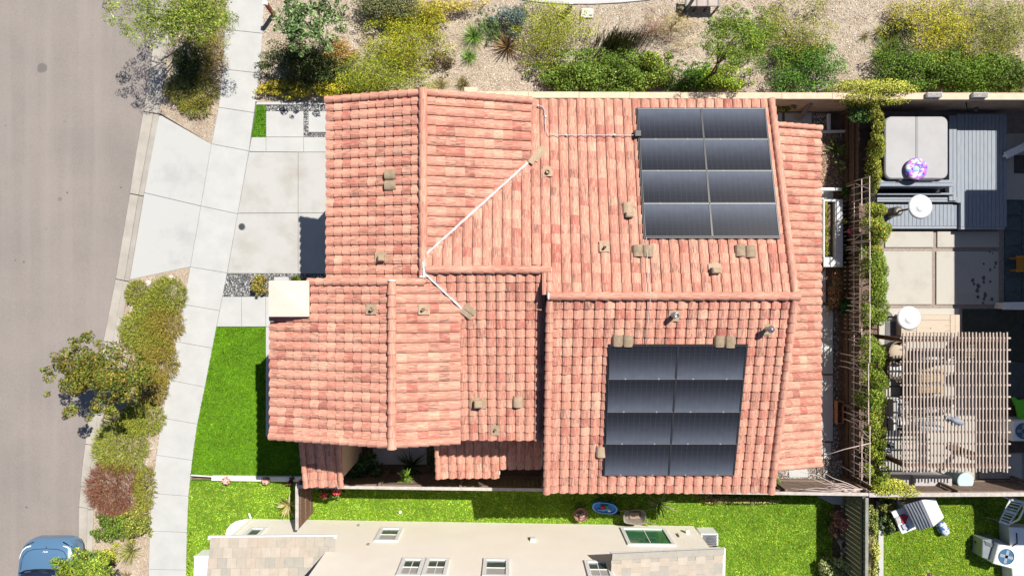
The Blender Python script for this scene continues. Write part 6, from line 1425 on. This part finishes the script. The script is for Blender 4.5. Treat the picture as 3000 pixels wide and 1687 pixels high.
bush('ground_rosemary', 420,1225,54,46,.35,CO,'olive groundcover mat below the street tree by the sidewalk',3800,.07,10,pk,'s',5)
bush('ground_rosemary', 350,1310,72,72,.35,CO,'broad olive groundcover mat above the red shrub',6800,.07,10,pk,'s',5)
bush('ground_rosemary', 440,905,46,44,.32,CO,'olive groundcover mat around the pale stone at the kerb',3000,.07,10,pk,'s',5)
bush('ground_rosemary', 445,1010,56,46,.34,CO+CB,'mixed olive groundcover mat in the middle of the lower parkway',3400,.07,10,pk,'s',5)
bush('ground_rosemary', 385,1235,40,40,.32,CO,'olive groundcover mat at the kerb under the street tree',2400,.07,10,pk,'s',5)
bush('red_ground_cover', 330,1430,72,76,.4,[(.21,.075,.045),(.16,.055,.035),(.24,.12,.05),(.13,.08,.03),(.22,.08,.08)],'rusty red groundcover shrub in the lower parkway',7500,.065,10,pk,'s',5)
bush('ground_rosemary', 422,1430,26,62,.35,[(.26,.26,.04),(.2,.21,.03)],'yellowish groundcover strip right of the red shrub',2600,.07,10,pk,'s',5)
bush('ground_rosemary', 400,1505,30,24,.3,[(.36,.34,.07),(.28,.27,.05)],'pale yellow groundcover patch below the red shrub',1400,.07,10,pk,'s',5)
bush('parkway_shrub', 318,1555,42,34,.55,[(.10,.16,.02),(.15,.2,.03),(.07,.11,.015)],'dark green shrub left of the pair below the red shrub',2200,.065,14,'parkway shrubs')
bush('parkway_shrub', 392,1545,36,34,.55,[(.16,.19,.03),(.22,.22,.05),(.1,.13,.02)],'dull green shrub right of the pair below the red shrub',2000,.065,14,'parkway shrubs')
bush('parkway_shrub', 318,1620,26,24,.4,[(.34,.33,.05),(.26,.28,.04)],'small pale yellow shrub by the kerb near the blue car',1000,.055,9,'parkway shrubs')
GROW = 1.2
tuft('yucca', 385,1612,120,.5,.03,[(.40,.38,.14),(.30,.31,.09),(.22,.24,.06)],'pale yellow spiky rosette beside the sidewalk',1.25,.35,'yucca',.08)
tuft('yucca', 372,1690,50,.4,.03,[(.36,.30,.14),(.28,.24,.09)],'brownish spiky rosette at the bottom of the parkway',1.25,.35,'yucca',.08)
bush('gravel_plant', 754,834,22,22,.4,[(.18,.16,.03),(.1,.13,.02),(.28,.26,.06),(.2,.1,.03)],'small round plant in the dark gravel by the walk',1100,.06,9)
bush('gravel_plant', 872,817,14,10,.3,[(.1,.15,.02),(.07,.1,.02)],'tiny plant at the edge of the gravel under the eave',400,.05,6)
# round lids and boulders in the parkway
PK = M('pink_lid', (.66,.58,.58), (.55,.47,.48), 9, .7); PS = M('pale_stone', (.62,.52,.47), (.5,.4,.36), 7, .9, .4, 30)
for (x,y,w) in ((433,830,'left'),(499,816,'right')):
    c = P(x,y,.02); e = empty('access_cover', (c.x,c.y,-.02), 'round pale access cover in the chips below the apron, %s one' % w, 'access cover', 'round access covers'); MB().lathe([(.11,0),(.11,.04),(.08,.05)], (c.x,c.y,-.03), 20).build('lid', PK, e); MB().lathe([(.02,.05),(.015,.06)], (c.x,c.y,-.03), 8).build('bolt', STEEL, e)
def boulder(px, py, r, lab, sq=False):
    c = P(px,py,.05); bm = bmesh.new(); bmesh.ops.create_icosphere(bm, subdivisions=2, radius=1)
    for v in bm.verts:
        q = 1+.16*math.sin(v.co.x*4+px)+.14*math.cos(v.co.y*5+py); v.co = Vector((v.co.x*r*1.2*q, v.co.y*r*q, max(-.3,v.co.z)*r*.55)) + Vector((c.x,c.y,.0))
    me = bpy.data.meshes.new('boulder'); bm.to_mesh(me); bm.free(); me.materials.append(PS); tag(link(bpy.data.objects.new('boulder', me)), lab, 'stone')
boulder(393,907,.17,'pale stone at the kerb edge of the groundcover'); boulder(433,1314,.10,'small pale stone beside the sidewalk below the street tree'); boulder(452,1045,.16,'sandy stone half buried in the groundcover near the street tree')
e = empty('irrigation_box', P(420,1362), 'pinkish irrigation box lid beside the sidewalk', 'box'); q = ccw(W2([(408,1347),(431,1350),(427,1380),(410,1376)], .03)); MB().prism(q, -.05, .03, .01).build('lid', PK, e); MB().prism(inset(q,.08), .03, .036).build('handle', STEEL, e)
e = empty('utility_box', P(1718,41), 'cream utility box lid on the chips at the top', 'box'); q = rsq(*sorted((P(1701,0).x,P(1738,0).x)), *sorted((P(0,27).y,P(0,55).y)), .06); MB().prism(q, -.05, .07, .02).build('lid', M('box_cream', (.62,.6,.54), (.56,.54,.48), 6, .7), e); MB().box(P(1725,0).x,P(1733,0).x,P(0,50).y,P(0,46).y,.07,.075).build('handle', DKMET, e)
# curved path, posts and bench at the top
cp = [(1480,-60),(1530,0),(1590,8),(1660,12),(1740,12),(1820,8),(1905,0),(1960,-60)]
tag(slab('curved_path', cp, -.2, .03, M('path_white', (.5,.5,.49), (.44,.44,.43), 3, .85)), kind='structure')
po = empty('timber_post', P(1668,30), 'short grey post standing at the edge of the curved path', 'post'); c = P(1668,28,0); MB().box(c.x-.07,c.x+.07,c.y-.07,c.y+.07,-.05,.62,.01).build('post', STEEL, po); MB().box(c.x-.08,c.x+.08,c.y-.08,c.y+.08,.62,.66,.01).build('post_cap', WMETAL, po)
rpz = empty('mail_post', P(800,42), 'leaning reddish timber sign post at the sidewalk edge', 'post'); a = P(801,42,0); b = P(778,10,1.0); MB().beam(a-Vector((0,0,.03)), b, .11, .11, (0,1,0)).build('post', M('red_wood', (.30,.10,.06), (.22,.07,.045), 6, .7), rpz); MB().beam(b-Vector((.0,.0,.05)), b+Vector((-.03,.01,.04)), .13, .13, (0,1,0)).build('post_cap', WMETAL, rpz)
bh = empty('park_bench', P(2045,15), 'dark framed bench with pale panels at the top edge', 'bench'); PAN = M('bench_panel', (.45,.38,.34), (.38,.32,.29), 5, .8)
for i in range(3): a = P(2012+i*32,-12,.45); MB().box(a.x,a.x+.33,a.y-.36,a.y+.1,.40,.45,.01).build('seat_panel', PAN, bh)
for i in range(4): a = P(2010+i*32,20,.45); MB().box(a.x-.03,a.x+.02,a.y,a.y+.5,.38,.47,.006).build('frame_bar', DKMET, bh); MB().box(a.x-.03,a.x+.02,a.y,a.y+.06,-.03,.38).build('leg', DKMET, bh)
lpn = empty('metal_post', P(2000,30), 'blue grey metal post beside the bench at the top', 'post'); c = P(2008,34,0); MB().lathe([(.06,-.03),(.06,1.2),(.05,1.22)], (c.x,c.y,0), 14).build('post', M('slate_metal', (.12,.15,.2), None, rough=.4, metal=.4), lpn); MB().lathe([(.1,0),(.1,.02)], (c.x,c.y,-.02), 14).build('base_plate', STEEL, lpn)

# ================================================================== THE PARKED CAR
car = empty('parked_car', P(140,1750), 'light blue car parked at the kerb with its nose toward the driveway', 'car')
def paint():
    m = M('blue_paint', (.11,.22,.36), None, rough=.28, metal=.3, spec=.5); m.node_tree.nodes['Principled BSDF'].inputs['Coat Weight'].default_value = .7; return m
PAINT = paint(); CX = -15.88; Y0 = -8.60; ZG = -.12
def loft(st, mat, name, parent=None, smooth=True):
    v = []; n = None
    for (t, sec) in st:
        row = [(x, z) for x, z in sec]; full = [(-x, z) for x, z in row[::-1] if x > 1e-6] + row; n = len(full)
        v += [(CX+x, Y0-t, z+ZG) for x, z in full]
    f = []
    for k in range(len(st)-1):
        for i in range(n-1): f.append((k*n+i, k*n+i+1, (k+1)*n+i+1, (k+1)*n+i))
    f += [tuple(range(n))[::-1], tuple(range((len(st)-1)*n, len(st)*n))]
    return raw(name, v, f, mat, parent, smooth)
def sec(w, zb, zs, zt, cr=.05): return [(0,zt+cr),(w*.45,zt+cr*.8),(w*.78,zt+cr*.1),(w*.90,zt-.03),(w*.985,zs),(w,zs-.16),(w*.99,zb+.12),(w*.94,zb)]
st = [(0,sec(.52,.34,.60,.62,.01)),(.05,sec(.68,.26,.63,.68,.02)),(.16,sec(.83,.22,.68,.77,.03)),(.34,sec(.92,.2,.74,.86,.04)),(.62,sec(.955,.2,.80,.94,.05)),(1.05,sec(.965,.2,.86,1.0,.05)),(1.5,sec(.965,.2,.9,1.03,.05)),(2.6,sec(.965,.2,.92,1.04,.05)),(3.6,sec(.95,.2,.95,1.05,.05)),(4.15,sec(.86,.26,.9,1.0,.04)),(4.3,sec(.7,.32,.8,.86,.03))]
loft(st, PAINT, 'body', car)
GLS = M('car_glass', (.012,.02,.05), None, rough=.06, spec=.7)
def gsec(w0, w1, z0, z1): return [(0,z1+.03),(w1*.6,z1+.015),(w1,z1-.03),(w0,z0)]
loft([(.95,gsec(.70,.60,.96,1.01)),(1.15,gsec(.82,.72,1.0,1.11)),(1.95,gsec(.87,.66,1.02,1.46)),(2.05,gsec(.87,.65,1.02,1.49)),(3.2,gsec(.86,.62,1.02,1.48)),(4.0,gsec(.78,.55,1.0,1.1))], GLS, 'greenhouse', car)
loft([(2.02,[(0,1.535),(.4,1.525),(.66,1.47)]),(2.6,[(0,1.55),(.4,1.54),(.67,1.49)]),(3.3,[(0,1.53),(.4,1.52),(.64,1.46)])], PAINT, 'roof_panel', car)
def surf(t, x):
    "height of the bonnet at station t, offset x"
    for (t0,s0),(t1,s1) in zip(st, st[1:]):
        if t0 <= t <= t1:
            def hz(s):
                for (xa,za),(xb,zb) in zip(s, s[1:]):
                    if xa <= abs(x) <= xb: return za+(zb-za)*(abs(x)-xa)/(xb-xa+1e-9)
                return s[-1][1]
            k = (t-t0)/(t1-t0); return hz(s0)*(1-k)+hz(s1)*k
    return 1.0
def seam(pts, r=.009, mat=BLACK, name='bonnet_seam', lift=.004): return MB().tube([(CX+x, Y0-t, surf(t,x)+ZG+lift) for t,x in pts], r, 5).build(name, mat, car, True)
seam([(.93,-.77),(.75,-.77),(.5,-.73),(.36,-.62),(.29,-.42),(.27,0),(.29,.42),(.36,.62),(.5,.73),(.75,.77),(.93,.77)])
seam([(1.05,-.80),(.96,-.6),(.92,-.3),(.91,0),(.92,.3),(.96,.6),(1.05,.80)], .03, BLACK, 'cowl', .012)
seam([(1.04,-.55),(1.0,-.1),(.99,.25)], .012, DKMET, 'wiper', .05); seam([(.27,0),(.20,0)], .008)
for s_ in (-1,1):
    seam([(.20,s_*.55),(.24,s_*.70),(.32,s_*.80),(.50,s_*.875),(.62,s_*.90)], .024, WMETAL, 'headlight', .0); seam([(.10,s_*.5),(.16,s_*.66),(.26,s_*.82)], .022, BLACK, 'air_intake', -.004)
    for tw in (.88, 3.5):
        w = MB().lathe([(.20,-.11),(.31,-.10),(.325,-.06),(.325,.06),(.31,.10),(.20,.11)], (CX+s_*.87, Y0-tw, .325+ZG), 28, (s_,0,0)).build('wheel', BLACK, car)
        MB().lathe([(.19,.09),(.19,.115),(.05,.12)], (CX+s_*.87, Y0-tw, .325+ZG), 24, (s_,0,0)).build('rim', DKMET, w)
        mb = MB()
        for k in range(5): t = k*2*math.pi/5; mb.beam((CX+s_*.99,Y0-tw,.325+ZG),(CX+s_*.99,Y0-tw+math.cos(t)*.18,.325+ZG+math.sin(t)*.18),.05,.012,(s_,0,0))
        mb.build('spokes', STEEL, w); MB().lathe([(.36,-.02),(.375,.03),(.36,.06)], (CX+s_*.90, Y0-tw, .34+ZG), 28, (s_,0,0)).build('wheel_arch', BLACK, car)
seam([(.045,-.45),(.035,0),(.045,.45)], .03, BLACK, 'grille', -.05)
# the badge on the bonnet: K, I, A strokes joined in one line
mb = MB(); T0 = .335; K_ = [((-.085,0),(-.085,.055)),((-.085,.025),(-.04,.055)),((-.07,.03),(-.03,0)),((-.03,0),(.0,.055)),((.0,.055),(.0,0)),((.0,0),(.04,.055)),((.04,.055),(.08,0))]
for (a,b) in K_: mb.beam((CX-a[0]*1, Y0-T0-.055+a[1], surf(T0,a[0])+ZG+.012), (CX-b[0]*1, Y0-T0-.055+b[1], surf(T0,b[0])+ZG+.014), .012, .006)
mb.build('badge', WMETAL, car)

# ------------------------------------------------------------------ keep parts where they were modelled
for o in list(scene.objects):
    p = o.parent
    if p is not None and p.type == 'EMPTY' and p.parent is None and p.location.length > 1e-6:
        o.matrix_parent_inverse = Matrix.Translation(p.location).inverted()
